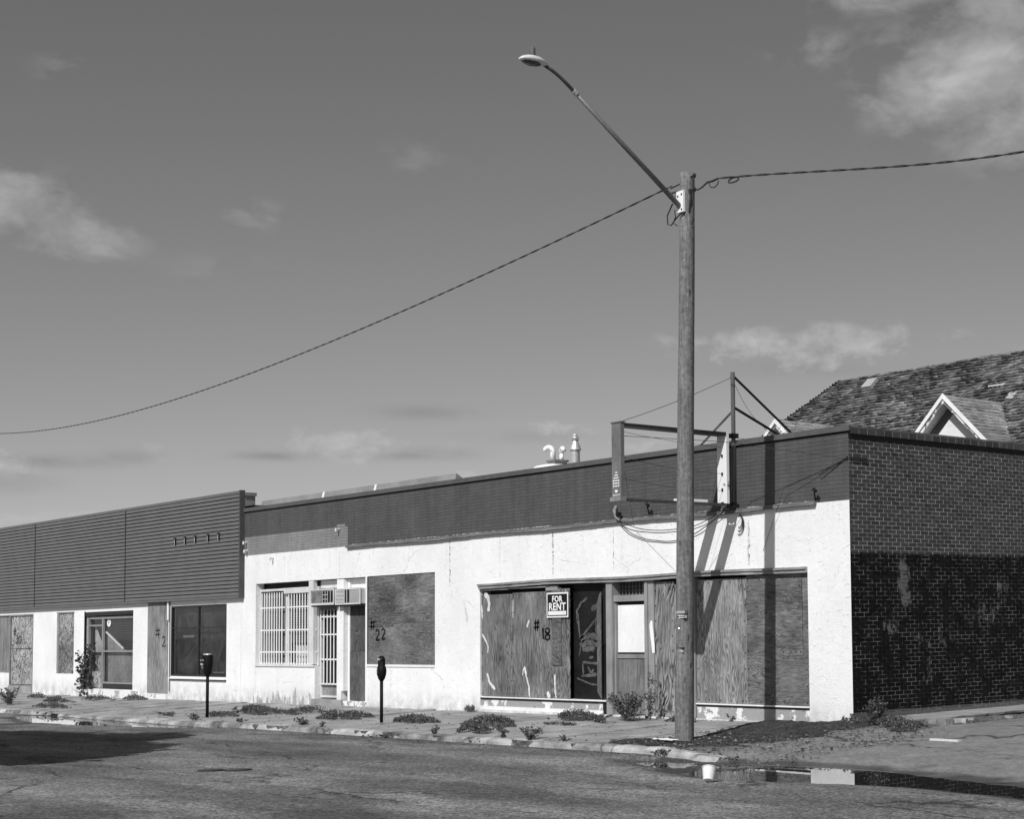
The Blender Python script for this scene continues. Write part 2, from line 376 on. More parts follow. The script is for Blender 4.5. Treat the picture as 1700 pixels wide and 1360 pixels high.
def f_facade_paint(g, light=False):
    P, x, y, z, gg = g.pos()
    rnd = gg.outputs['Random Per Island']
    big = g.noise(P, .9, 4.0, .6); fine = g.noise(P, 45.0, 4.0, .7)
    b = .225 if light else .082
    c = g.m('MULTIPLY', b, g.m('MULTIPLY', g.rng(rnd, 0, 1, .93, 1.07), g.m('MULTIPLY', g.rng(big, .3, .7, .88, 1.12), g.rng(fine, .3, .7, .9, 1.1))))
    streak = g.noise(g.vec(g.m('MULTIPLY', x, 6.0), 0, g.m('MULTIPLY', z, .5)), 1.0, 4.0, .6)
    c = g.m('MULTIPLY', c, g.rng(streak, .35, .7, 1.08, .86))
    vo = g.voro(P, 3.4); hole = g.m('LESS_THAN', vo.outputs['Distance'], g.m('MULTIPLY', g.rng(x, -15.0, -17.5), g.rng(g.noise(P, 2.0, 1.0), .42, .7, 0.0, .085)))
    c = g.mix(hole, c, .012)
    return pbr(g, c, .6, bump=g.m('SUBTRACT', fine, g.m('MULTIPLY', hole, 2.0)), bdist=.002, spec=.35)

def f_glass(g, tint=.02, tr=.8):
    gl = g.node('ShaderNodeBsdfGlossy'); gl.inputs['Roughness'].default_value = .03; gl.inputs['Color'].default_value = (.9, .9, .9, 1)
    trn = g.node('ShaderNodeBsdfTransparent'); trn.inputs['Color'].default_value = (tr, tr, tr, 1)
    df = g.node('ShaderNodeBsdfDiffuse'); df.inputs['Color'].default_value = (tint, tint, tint, 1)
    ad = g.node('ShaderNodeMixShader'); ad.inputs[0].default_value = .15; g.l.new(trn.outputs[0], ad.inputs[1]); g.l.new(df.outputs[0], ad.inputs[2])
    lw = g.node('ShaderNodeLayerWeight'); lw.inputs['Blend'].default_value = .5
    fr = g.m('ADD', .05, g.m('MULTIPLY', g.m('POWER', lw.outputs['Facing'], 4.0), .9))
    mx = g.node('ShaderNodeMixShader'); g.l.new(fr, mx.inputs[0]); g.l.new(ad.outputs[0], mx.inputs[1]); g.l.new(gl.outputs[0], mx.inputs[2])
    return mx.outputs[0]

def f_water(g):
    P, x, y, z, _ = g.pos()
    n = g.noise(P, 5.0, 2.0, .5)
    p = g.node('ShaderNodeBsdfPrincipled')
    p.inputs['Base Color'].default_value = (.022, .022, .022, 1); p.inputs['Roughness'].default_value = .015
    p.inputs['IOR'].default_value = 1.36; p.inputs['Specular IOR Level'].default_value = .6
    b = g.node('ShaderNodeBump'); b.inputs['Strength'].default_value = .10; b.inputs['Distance'].default_value = .0012
    g.l.new(n, b.inputs['Height']); g.l.new(b.outputs[0], p.inputs['Normal'])
    return p.outputs[0]

def f_leaf(g, base=.06):
    P, x, y, z, gg = g.pos()
    r = gg.outputs['Random Per Island']
    c = g.m('MULTIPLY', base, g.rng(r, 0, 1, .5, 1.7))
    d = g.node('ShaderNodeBsdfPrincipled'); g.l.new(g.grey(c), d.inputs['Base Color']); d.inputs['Roughness'].default_value = .6
    tl = g.node('ShaderNodeBsdfTranslucent'); g.l.new(g.grey(g.m('MULTIPLY', c, 1.0)), tl.inputs['Color'])
    mx = g.node('ShaderNodeMixShader'); mx.inputs[0].default_value = .25
    g.l.new(d.outputs[0], mx.inputs[1]); g.l.new(tl.outputs[0], mx.inputs[2])
    return mx.outputs[0]

def f_shingle(g, base=.15, lo=.3, hi=1.75):
    P, x, y, z, gg = g.pos()
    r = gg.outputs['Random Per Island']
    n = g.noise(P, 18.0, 4.0, .7); b = g.noise(P, .5, 3.0)
    c = g.m('MULTIPLY', base, g.m('MULTIPLY', g.rng(r, 0, 1, lo, hi), g.m('MULTIPLY', g.rng(n, .3, .7, .7, 1.3), g.rng(b, .35, .65, .8, 1.2))))
    return pbr(g, c, .9, bump=n, bdist=.004, spec=.15)

def f_peel(g, under=.20, paint=.78, amount=.5, z0=0.0, z1=.25, scale=3.0):
    """weathered paint coming off a board: amount rises where paint is kept"""
    P, x, y, z, _ = g.pos()
    n = g.noise(P, scale, 6.0, .62, .2)
    keep = g.rng(n, amount, amount + .03)
    dark = g.m('MULTIPLY', g.rng(g.noise(P, scale * 2.4, 4.0, .6), .66, .69), 1.0)
    fine = g.noise(P, 40.0, 3.0, .6)
    c = g.mix(keep, g.m('MULTIPLY', under, g.rng(fine, .3, .7, .85, 1.15)), paint)
    c = g.mix(dark, c, .05)
    return pbr(g, c, .8, bump=keep, bdist=.003, spec=.2)

def f_plastic(g, base=.08):
    P, x, y, z, _ = g.pos()
    n = g.noise(P, 1.5, 3.0, .5, 1.6)
    c = g.m('MULTIPLY', base, g.rng(n, .35, .65, .15, 1.5))
    return pbr(g, c, .35, bump=n, bdist=.05, spec=.4)

def f_gravel(g):
    P, x, y, z, gg = g.pos(); r_ = gg.outputs['Random Per Island']
    return pbr(g, g.m('MULTIPLY', .12, g.rng(g.m('POWER', r_, 3.0), 0, 1, .25, 2.0)), .9, spec=.1)

WORN = [(1.28, 2.38, .20, .42, .74), (1.34, 2.1, .16, .3, .66), (1.2, 2.62, .08, .25, .6), (.96, 1.6, .28, .16, .62), (1.7, 1.35, .35, .25, .50), (2.2, 1.38, .45, .32, .48), (1.84, .85, .20, .45, .50),
        (.37, 1.49, .14, .10, .55), (3.4, 1.8, .75, .35, .50), (3.9, 2.2, .3, .5, .48), (1.1, 2.0, .3, .4, .4)]

JOINTS = [(-12.21, 2.62, 3.62, 1), (-10.27, 2.72, 3.60, .5), (-8.37, 2.75, 3.60, .9), (-6.38, 2.75, 3.62, .9), (-2.49, 2.72, 3.50, .9),
          (-19.9, 3.05, 3.6, .35), (-18.55, 3.05, 3.6, .35), (-17.1, 3.0, 3.6, .35), (-21.45, 0.0, .86, .35), (-4.4, 2.7, 3.6, .5)]
M_stucco = mat('white painted stucco', f_stucco, marks=JOINTS)
M_stucco2 = mat('white painted plaster', f_stucco, base=.80, marks=[(-34.5, .1, 1.5, .35)], chips=False)
M_dark = mat('dark facade paint', f_facade_paint)
M_lightband = mat('faded facade paint', f_facade_paint, light=True)
M_brick = mat('painted brick', f_brick)
M_mortar = mat('mortar', f_brick, kind='mortar')
M_white = mat('white paint', f_plain, col=.78, var=.06)
M_offwhite = mat('off white paint', f_plain, col=.60, var=.12)
M_gtrim = mat('grey trim', f_plain, col=.22, var=.2)
M_trim = mat('weathered trim wood', f_wood, base=.26, vertical=False)
M_jamb = mat('grey jamb wood', f_wood, base=.26, vertical=True, var=.15)
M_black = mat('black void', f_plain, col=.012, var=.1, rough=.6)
M_blackm = mat('black metal', f_plain, col=.018, var=.3, rough=.45, spec=.5)
M_metal = mat('dull metal', f_plain, col=.30, var=.2, rough=.5, metal=.6)
M_galv = mat('galvanised metal', f_plain, col=.62, var=.15, rough=.4, metal=.5)
M_siding = mat('siding enamel', f_plain, col=.135, var=.07, rough=.5, spec=.4)
M_asph = mat('asphalt', f_asphalt)
M_conc = mat('pavement concrete', f_concrete, base=.31)
M_kerb = mat('kerb concrete', f_concrete, base=.34, dirt=.8, scale=.45)
M_soil = mat('dark soil', f_soil, base=.044)
M_glass = mat('window glass', f_glass)
M_water = mat('standing water', f_water)
M_leaf = mat('weed leaves', f_leaf, base=.10)
M_leafd = mat('tree leaves', f_leaf, base=.045)
M_shing = mat('wood shingles', f_shingle, base=.135, lo=.55, hi=1.5)
M_shing2 = mat('asphalt shingles', f_shingle, base=.27, lo=.75, hi=1.25)
M_pole = mat('pole wood', f_pole)
M_cable = mat('cable', f_plain, col=.03, var=.2, rough=.6)


# ------------------------------------------------------------------ mesh helpers
class MB:
    def __init__(s): s.v = []; s.f = []; s.mi = []; s.cur = 0
    def add(s, vs, fs):
        o = len(s.v); s.v += [tuple(map(float, p)) for p in vs]
        s.f += [tuple(o + i for i in f) for f in fs]; s.mi += [s.cur] * len(fs)
    def quad(s, a, b, c, d): s.add([a, b, c, d], [(0, 1, 2, 3)])
    def box(s, x0, x1, y0, y1, z0, z1):
        s.add([(x0, y0, z0), (x1, y0, z0), (x1, y1, z0), (x0, y1, z0), (x0, y0, z1), (x1, y0, z1), (x1, y1, z1), (x0, y1, z1)],
              [(0, 3, 2, 1), (4, 5, 6, 7), (0, 1, 5, 4), (1, 2, 6, 5), (2, 3, 7, 6), (3, 0, 4, 7)])
        return s
    def boxn(s, x0, x1, y0, y1, z0, z1, n=4, j=.008):
        """box with a wobbly, hand-cut outline"""
        s.box(x0 + random.uniform(-j, j), x1 + random.uniform(-j, j), y0, y1, z0 + random.uniform(-j, j), z1 + random.uniform(-j, j)); return s
    def prism(s, poly, axis, a, b):
        n = len(poly)
        def P(p, t):
            return {'y': (p[0], t, p[1]), 'x': (t, p[0], p[1]), 'z': (p[0], p[1], t)}[axis]
        s.add([P(p, a) for p in poly] + [P(p, b) for p in poly],
              [tuple(range(n))[::-1], tuple(range(n, 2 * n))] + [(i, (i + 1) % n, n + (i + 1) % n, n + i) for i in range(n)])
        return s
    def tube(s, pts, r, seg=8, cap=True):
        pts = [Vector(p) for p in pts]; n = len(pts)
        rr = r if isinstance(r, (list, tuple)) else [r] * n
        vs = []; fs = []
        t0 = (pts[1] - pts[0]).normalized()
        up = Vector((0, 0, 1)) if abs(t0.z) < .9 else Vector((1, 0, 0))
        u = t0.cross(up).normalized()
        for i, p in enumerate(pts):
            t = (pts[min(i + 1, n - 1)] - pts[max(i - 1, 0)])
            if t.length < 1e-9: t = t0
            t.normalize()
            u = (u - t * u.dot(t))
            if u.length < 1e-6: u = t.orthogonal()
            u.normalize(); w = t.cross(u)
            for k in range(seg):
                a = 2 * math.pi * k / seg
                vs.append(p + (u * math.cos(a) + w * math.sin(a)) * rr[i])
        for i in range(n - 1):
            for k in range(seg):
                k2 = (k + 1) % seg
                fs.append((i * seg + k, i * seg + k2, (i + 1) * seg + k2, (i + 1) * seg + k))
        if cap:
            fs.append(tuple(range(seg))[::-1]); fs.append(tuple((n - 1) * seg + k for k in range(seg)))
        s.add(vs, fs); return s
    def lathe(s, c, prof, seg=16, sx=1.0, sy=1.0):
        vs = []; fs = []
        for (r, z) in prof:
            for k in range(seg):
                a = 2 * math.pi * k / seg
                vs.append((c[0] + r * math.cos(a) * sx, c[1] + r * math.sin(a) * sy, c[2] + z))
        n = len(prof)
        for i in range(n - 1):
            for k in range(seg):
                k2 = (k + 1) % seg
                fs.append((i * seg + k, i * seg + k2, (i + 1) * seg + k2, (i + 1) * seg + k))
        fs.append(tuple(range(seg))[::-1]); fs.append(tuple((n - 1) * seg + k for k in range(seg)))
        s.add(vs, fs); return s
    def build(s, name, mats, parent=None, smooth=False):
        off = wloc(parent)
        me = bpy.data.meshes.new(name)
        vs = s.v if off.length == 0 else [(a - off.x, b - off.y, c - off.z) for a, b, c in s.v]
        me.from_pydata(vs, [], s.f)
        if not isinstance(mats, (list, tuple)): mats = [mats]
        for m in mats: me.materials.append(m)
        if len(mats) > 1: me.polygons.foreach_set('material_index', s.mi)
        if smooth: me.polygons.foreach_set('use_smooth', [True] * len(me.polygons))
        me.update()
        o = bpy.data.objects.new(name, me); COL.objects.link(o)
        if parent: o.parent = parent
        return o

def wloc(o):
    v = Vector((0, 0, 0))
    while o is not None:
        v = v + Vector(o.location); o = o.parent
    return v

def thing(name, label, cat, loc, group=None):
    o = bpy.data.objects.new(name, None); COL.objects.link(o); o.location = loc
    o.empty_display_size = .2
    return tag(o, label, cat, group)
def tag(o, label, cat, group=None):
    o['label'] = label; o['category'] = cat
    if group: o['group'] = group
    return o
def struct(o, label=None):
    o['kind'] = 'structure'
    if label: o['label'] = label
    return o
def stuff(o): o['kind'] = 'stuff'; return o
def lab(o, l): o['label'] = l; return o

def wall_panel(mb, x0, x1, z0, z1, opens, y=0.0, depth=.25):
    """front face with openings (ox0,ox1,oz0,oz1,depth) and their reveals"""
    xs = sorted(set([x0, x1] + [v for o in opens for v in o[:2]])); zs = sorted(set([z0, z1] + [v for o in opens for v in o[2:4]]))
    def op(i, k):
        if i < 0 or k < 0 or i >= len(xs) - 1 or k >= len(zs) - 1: return None
        cx = (xs[i] + xs[i + 1]) / 2; cz = (zs[k] + zs[k + 1]) / 2
        for o in opens:
            if o[0] < cx < o[1] and o[2] < cz < o[3]: return o[4]
        return 0
    for i in range(len(xs) - 1):
        for k in range(len(zs) - 1):
            a, b, c, d = xs[i], xs[i + 1], zs[k], zs[k + 1]; o = op(i, k)
            if not o:
                mb.quad((a, y, c), (b, y, c), (b, y, d), (a, y, d))
            else:
                for (ii, kk, q) in ((i - 1, k, 'l'), (i + 1, k, 'r'), (i, k - 1, 'b'), (i, k + 1, 't')):
                    n = op(ii, kk)
                    if n == 0:
                        if q == 'l': mb.quad((a, y, c), (a, y, d), (a, y + o, d), (a, y + o, c))
                        if q == 'r': mb.quad((b, y, c), (b, y + o, c), (b, y + o, d), (b, y, d))
                        if q == 'b': mb.quad((a, y, c), (a, y + o, c), (b, y + o, c), (b, y, c))
                        if q == 't': mb.quad((a, y, d), (b, y, d), (b, y + o, d), (a, y + o, d))

def fbm(x, y, s=1.0, o=3, seed=0.0):
    v = 0; a = 1; t = 0
    for i in range(o):
        v += a * mnoise.noise(Vector((x * s, y * s, seed + i * 7.3))); t += a; a *= .5; s *= 2.1
    return v / t

# ------------------------------------------------------------------ the ground
W1 = -.285
W2 = -.325
POLY1 = [(1.79, -5.12), (1.27, -4.53), (1.0, -3.98), (1.22, -3.72), (1.67, -3.52), (2.32, -3.38), (3.15, -3.32), (3.93, -3.36), (4.53, -3.5), (5.38, -3.77), (6.04, -3.86), (6.65, -3.95), (7.13, -4.11), (9.5, -4.9), (9.5, -5.5), (7.84, -5.06), (7.45, -4.95), (6.85, -4.85), (6.06, -4.77), (5.42, -4.79), (4.8, -4.88), (4.2, -5.11), (3.53, -5.3), (2.97, -5.4), (2.39, -5.32)]
POLY1B = [(-.2, -4.45), (.1, -4.15), (.7, -4.0), (1.1, -4.2), (1.2, -4.6), (.79, -4.75)]
POLY2 = [(-24.0, -4.9), (-25.6, -4.4), (-25.3, -3.95), (-23.2, -3.85), (-21.1, -3.85), (-18.9, -3.88), (-16.8, -3.86), (-15.2, -3.9), (-15.6, -4.1), (-17.5, -4.45), (-19.3, -4.9), (-21.95, -5.2)]
def sdf(poly, X, Y):
    d = np.full(X.shape, 1e9); inside = np.zeros(X.shape, bool); n = len(poly)
    for i in range(n):
        ax, ay = poly[i]; bx, by = poly[(i + 1) % n]
        ex, ey = bx - ax, by - ay; wx, wy = X - ax, Y - ay
        t = np.clip((wx * ex + wy * ey) / (ex * ex + ey * ey), 0, 1)
        d = np.minimum(d, np.hypot(wx - t * ex, wy - t * ey))
        c = (ay > Y) != (by > Y)
        with np.errstate(divide='ignore', invalid='ignore'):
            xi = ax + (Y - ay) * ex / (ey if ey != 0 else 1e-9)
        inside ^= c & (X < xi)
    return np.where(inside, -d, d)
def sst(a, b, x):
    t = np.clip((x - a) / (b - a), 0, 1); return t * t * (3 - 2 * t)
KY = -3.75                                                  # kerb line
def height(X, Y, nz=0.0):
    base = .004 * np.minimum(X, 0)
    walk = base + .036 * np.minimum(Y, 0)
    road = base - .225 + .006 * np.clip(KY - Y, 0, 6)
    ramp = -.225 + .195 * sst(KY - .2, .6, Y) + .012 * np.clip(Y, 0, 30)
    apron = np.where(Y > KY - .2, ramp, road)
    side = sst(.25, 1.5, X)                                 # 0 on the front pavement, 1 on the side street
    z = np.where(Y < KY, road, walk)
    z = np.where(Y < KY, z, walk * (1 - side) + apron * side)
    z = np.where((X > .25) & (Y < KY), road, z)
    # flush kerb: the road lifts a little where the apron begins
    for poly, w, k in ((POLY1, W1, .05), (POLY1B, W1, .03), (POLY2, W2, .05)):
        d = sdf(poly, X, Y); wt = 1 - sst(0.0, .7, d)
        tgt = w + np.clip(d, -.5, .5) * k
        if poly is POLY2: wt = np.where(Y > KY, 0, wt)
        z = z * (1 - wt) + tgt * wt
    return z + nz
def hz(x, y): return float(height(np.array([float(x)]), np.array([float(y)]))[0])

def grid_sheet(name, xs, ys, material, amp=.004, sub=0.0, mask=None):
    X, Y = np.meshgrid(xs, ys); nzv = np.zeros(X.shape)
    flat = [mnoise.noise(Vector((x * 2.3, y * 2.3, 1.7))) * .55 + mnoise.noise(Vector((x * 6.1, y * 7.1, 5.0))) * .45 for x, y in zip(X.ravel(), Y.ravel())]
    nzv = np.array(flat).reshape(X.shape) * amp * 2
    Z = height(X, Y) + nzv - sub
    ny, nx = X.shape
    v = np.stack([X.ravel(), Y.ravel(), Z.ravel()], 1)
    idx = np.arange(nx * ny).reshape(ny, nx)
    q = np.stack([idx[:-1, :-1], idx[:-1, 1:], idx[1:, 1:], idx[1:, :-1]], -1).reshape(-1, 4)
    if mask is not None:
        cx = X[:-1, :-1].ravel(); cy = Y[:-1, :-1].ravel()
        q = q[mask(cx, cy)]
    me = bpy.data.meshes.new(name); me.from_pydata(v.tolist(), [], q.tolist()); me.materials.append(material)
    me.polygons.foreach_set('use_smooth', [True] * len(me.polygons))
    # how damp each spot is (height above the standing water) and where the dusty apron lies
    w = np.zeros(X.shape)
    for poly, lvl in ((POLY1, W1), (POLY1B, W1), (POLY2, W2)):
        d = sdf(poly, X, Y)
        jag = np.array([mnoise.noise(Vector((x * 1.6, y * 3.2, 9.0))) for x, y in zip(X.ravel(), Y.ravel())]).reshape(X.shape)
        w = np.maximum(w, 1 - sst(.05, .42, d + jag * .35))
    ap = sst(.0, 1.2, X + .5 * nzv / (amp + 1e-9) * .3) * sst(-4.6, -3.6, Y) + sst(6.5, 8.5, X) * sst(-5.4, -4.2, Y) * .6
    for nm, arr in (('wet', w), ('apron', np.clip(ap, 0, 1))):
        a = me.attributes.new(nm, 'FLOAT', 'POINT'); a.data.foreach_set('value', arr.ravel().astype(np.float32))
    o = bpy.data.objects.new(name, me); COL.objects.link(o)
    return o

def axis(segs):
    out = []
    for a, b, st in segs:
        n = max(1, int(round((b - a) / st))); out += list(np.linspace(a, b, n, endpoint=False))
    out.append(segs[-1][1]); return np.array(out)

xs = axis([(-300, -60, 12), (-60, -26, .8), (-26, -14, .12), (-14, -1, .25), (-1, 11, .055), (11, 30, .5), (30, 300, 15)])
ys = axis([(-300, -30, 15), (-30, -8, .5), (-8, -5.5, .12), (-5.5, KY - .03, .05), (KY - .03, KY, .02), (KY, KY + .02, .02), (KY + .02, -2, .07), (-2, 1, .2), (1, 30, 1.0), (30, 300, 15)])
road = grid_sheet('road', xs, ys, M_asph, .0045, mask=lambda cx, cy: (cx > -.62) | (cy < KY - .02))
struct(road, 'worn grey asphalt street and side street apron in front of the buildings')
# two round utility covers sunk in the road
for k, (mx, my) in enumerate(((-3.50, -9.13), (-3.22, -8.88))):
    mb = MB(); z = hz(mx, my) + .012
    ring = [(mx + .19 * math.cos(a) * random.uniform(.93, 1.05), my + .19 * math.sin(a) * random.uniform(.93, 1.05)) for a in np.linspace(0, 2 * math.pi, 20, endpoint=False)]
    mb.prism(ring, 'z', z - .03, z)
    cov = mb.build('utility_cover', mat('tar patch', f_soil, base=.05), road)
    ring2 = [(mx + .14 * math.cos(a), my + .14 * math.sin(a)) for a in np.linspace(0, 2 * math.pi, 16, endpoint=False)]
    MB().prism(ring2, 'z', z + .001, z + .006).build('lid', mat('iron lid', f_plain, col=.06, var=.5, scale=20), cov)

ground = MB(); ground.quad((-900, -900, -.8), (900, -900, -.8), (900, 900, -.8), (-900, 900, -.8))
struct(ground.build('ground', mat('bare earth', f_soil, base=.14)), 'flat bare earth reaching the horizon')

def water_sheet(name, poly, lvl, label):
    xsn = [p[0] for p in poly]; ysn = [p[1] for p in poly]
    mb = MB(); mb.quad((min(xsn) - .3, min(ysn) - .3, lvl), (max(xsn) + .3, min(ysn) - .3, lvl), (max(xsn) + .3, max(ysn) + .15, lvl), (min(xsn) - .3, max(ysn) + .15, lvl))
    struct(mb.build(name, M_water), label)
water_sheet('water', POLY1 + POLY1B, W1, 'long shallow puddle at the street corner mirroring the white pier')
water_sheet('water', [(p[0], min(p[1], KY - .18)) for p in POLY2], W2, 'thin puddle in the gutter at the left mirroring the sky')

# pavement slabs
walk = bpy.data.objects.new('pavement', None); COL.objects.link(walk); struct(walk, 'grey concrete pavement slabs with weeds in the joints')
slabs = []
xe = -.6
row_y = [(-.02, -1.9), (-1.915, KY + .19)]
while xe > -62:
    wd = 1.52
    for (ya, yb) in row_y:
        x0, x1 = xe - wd + .014, xe
        dz = random.uniform(-.008, .006); tx = random.uniform(-.004, .004)
        mb = MB(); nx_, ny_ = 5, 4; vs = []
        for j in range(ny_ + 1):
            for i in range(nx_ + 1):
                x = x0 + (x1 - x0) * i / nx_; y = yb + (ya - yb) * j / ny_
                edge = (i in (0, nx_)) or (j in (0, ny_))
                xx = x + (random.uniform(-.012, .012) if edge and 0 < j < ny_ else 0)
                yy = y + (random.uniform(-.012, .012) if edge and 0 < i < nx_ else 0)
                z = .004 * min(x, 0) + .036 * y + dz + tx * (i - 2.5) + (random.uniform(-.012, 0) if edge else random.uniform(-.003, .003))
                vs.append((xx, yy, z))
        fs = [(j * (nx_ + 1) + i, j * (nx_ + 1) + i + 1, (j + 1) * (nx_ + 1) + i + 1, (j + 1) * (nx_ + 1) + i) for j in range(ny_) for i in range(nx_)]
        border = [(i, 0) for i in range(nx_ + 1)] + [(nx_, j) for j in range(1, ny_ + 1)] + [(i, ny_) for i in range(nx_ - 1, -1, -1)] + [(0, j) for j in range(ny_ - 1, 0, -1)]
        b0 = len(vs); bi = [j * (nx_ + 1) + i for i, j in border]
        vs += [(vs[q][0], vs[q][1], vs[q][2] - .1) for q in bi]
        nb = len(bi)
        fs += [(bi[(q + 1) % nb], bi[q], b0 + q, b0 + (q + 1) % nb) for q in range(nb)]
        mb.add(vs, fs)
        mb.build('slab', M_conc, walk)
    xe -= wd
bed = MB(); bed.quad((-62, KY + .02, -.225 - .22), (-.55, KY + .02, -.185), (-.55, 0, -.05), (-62, 0, -.29))
stuff(bed.build('joint_soil', M_soil, walk))

# kerb in long cast stones, crumbled along the top
kerb = bpy.data.objects.new('kerb', None); COL.objects.link(kerb); struct(kerb, 'pale crumbling concrete kerb between pavement and gutter')
x = .95; kn = 0
while x > -60:
    L = 2.4 if x > -30 else 4.0
    x0, x1 = x - L + .02, x; n = int(L / .12)
    mb = MB(); rows = []
    for i in range(n + 1):
        xx = x0 + (x1 - x0) * i / n
        fade = min(1.0, max(0.0, (1.25 - xx) / 1.5))
        zt = .004 * min(xx, 0) + .036 * KY + .012
        zb = .004 * min(xx, 0) - .32; zt -= .045 * max(0, min(1, (xx + 25.5) / 1.5)) * max(0, min(1, (-15.5 - xx) / 2))
        zt = (zt * fade + (-.225) * (1 - fade)) + fbm(xx, 1.0, 3.0, 3) * .022
        bite = max(0, fbm(xx, 5.0, 2.1, 4) - .03) * .34
        rows.append([(xx, KY + .20, zt - .004), (xx, KY + .03, zt + .003 - bite * .2), (xx, KY - .03 + bite, zt - .012 - bite * .5), (xx, KY - .06 + bite * .5, zt - .05 - bite * .4 + fbm(xx, 2, 5, 2) * .01), (xx, KY - .09, zb)])
    vs = [p for r in rows for p in r]; k = 5
    fs = [(i * k + j + 1, i * k + j, (i + 1) * k + j, (i + 1) * k + j + 1) for i in range(n) for j in range(k - 1)]
    fs += [tuple(range(k)), tuple(range(n * k, n * k + k))[::-1]]
    mb.add(vs, fs); mb.build('kerb_stone', M_kerb, kerb)
    x -= L

# heap of dark soil round the pole, up to the corner
def soil_heap():
    poly = [(-3.2, -3.35), (-2.4, -3.6), (-1.6, -3.6), (-.6, -3.62), (.35, -3.5), (.75, -3.15), (.85, -2.4), (.75, -1.5), (.62, -.7), (.5, .1), (.4, .5), (-.05, .05), (-.5, -.08), (-1.3, -.03), (-2.15, -.06), (-2.05, -.5), (-1.75, -1.3), (-1.45, -2.2), (-1.7, -2.6), (-2.6, -2.9)]
    xs_ = np.arange(-3.6, 1.3, .045); ys_ = np.arange(-3.75, .7, .045)
    X, Y = np.meshgrid(xs_, ys_); d = sdf(poly, X, Y)
    nz = np.array([fbm(a, b, 1.7, 4, 3.0) for a, b in zip(X.ravel(), Y.ravel())]).reshape(X.shape)
    n2 = np.array([fbm(a, b, 9.0, 3, 8.0) for a, b in zip(X.ravel(), Y.ravel())]).reshape(X.shape)
    hgt = .035 + .085 * sst(-2.6, -.2, Y)
    Z = height(X, Y) + hgt * (1 - sst(-.55, .12, d + nz * .5)) - .022 + n2 * .035
    ny, nx = X.shape; idx = np.arange(nx * ny).reshape(ny, nx)
    q = np.stack([idx[:-1, :-1], idx[:-1, 1:], idx[1:, 1:], idx[1:, :-1]], -1).reshape(-1, 4)
    keep = (d[:-1, :-1] < .3).ravel()
    mb = MB(); mb.add(np.stack([X.ravel(), Y.ravel(), Z.ravel()], 1).tolist(), q[keep].tolist())
    o = mb.build('soil', M_soil, smooth=True); struct(o, 'dark loose soil spread round the pole and along the corner wall')
soil_heap()

# broken side pavement along the brick wall
sp = bpy.data.objects.new('side_pavement', None); COL.objects.link(sp); struct(sp, 'broken concrete strip along the side brick wall')
mb = MB(); rows = []
for i, yy in enumerate(np.arange(.45, 16, .12)):
    xe_ = .92 + fbm(yy, 0, 1.2, 3, 4) * .22
    zt = .085 + .006 * yy; zr = hz(1.3, yy)
    und = .06 if 1.6 < yy < 4.0 else .0
    rows.append([(.0, yy, zt + .01), (.5, yy, zt + .004), (xe_, yy, zt + fbm(yy, 3, 4, 2) * .008), (xe_ - .01, yy, zt - .035), (xe_ - .07 - und, yy, zt - .05), (xe_ - .05, yy, zr - .1)])
vs = [p for r in rows for p in r]; k = 6; n = len(rows) - 1
mb.add(vs, [(i * k + j, i * k + j + 1, (i + 1) * k + j + 1, (i + 1) * k + j) for i in range(n) for j in range(k - 1)] + [tuple(range(k))])
mb.build('slab', M_conc, sp)
for (cx, cy, s) in ((1.0, .95, .22), (1.08, 1.35, .16), (1.1, 4.15, .2), (1.0, 1.7, .12), (1.15, 2.6, .09), (1.1, 3.3, .1), (.95, .6, .12)):
    mb = MB(); z = hz(cx, cy)
    ring = [(cx + s * random.uniform(.7, 1.1) * math.cos(a), cy + s * 1.3 * random.uniform(.7, 1.1) * math.sin(a)) for a in np.linspace(0, 2 * math.pi, 8, endpoint=False)]
    mb.prism(ring, 'z', z - .03, z + s * .35 + .02)
    mb.build('rubble', M_kerb, sp)
# soil edge below the broken strip
mb = MB(); X, Y = np.meshgrid(np.arange(.55, 1.75, .06), np.arange(.3, 5.2, .06)); nzv = np.array([fbm(a, b, 3.0, 4, 2.0) for a, b in zip(X.ravel(), Y.ravel())]).reshape(X.shape)
Z = height(X, Y) - .03 + (.075 + .05 * nzv) * (1 - sst(1.0, 1.45, X + nzv * .35))
ny, nx = X.shape; idx = np.arange(nx * ny).reshape(ny, nx)
mb.add(np.stack([X.ravel(), Y.ravel(), Z.ravel()], 1).tolist(), np.stack([idx[:-1, :-1], idx[:-1, 1:], idx[1:, 1:], idx[1:, :-1]], -1).reshape(-1, 4).tolist())
struct(mb.build('soil', mat('dry soil', f_soil, base=.11)), 'rough dirt verge below the broken side pavement')

# ------------------------------------------------------------------ corner building
B = thing('corner_building', 'long white stucco corner shop with dark painted parapet and black brick side wall', 'building', (-11, 0, 0))
opens = [(-21.47, -18.30, .86, 2.95, .22), (-18.30, -15.84, .04, 2.95, .30), (-15.77, -12.82, .91, 2.955, .07), (-11.03, -1.02, .0, 2.62, .30)]
mb = MB(); wall_panel(mb, -22.30, 0.0, -.5, 3.70, opens)
mb.quad((0, 0, -.5), (0, .03, -.5), (0, .03, 3.69), (0, 0, 3.69))
w = mb.build('wall', M_stucco, B)
# thin white pier between door recess and board 22
MB().box(-15.84, -15.77, -.012, .30, .0, 2.95).build('pier', M_white, B)
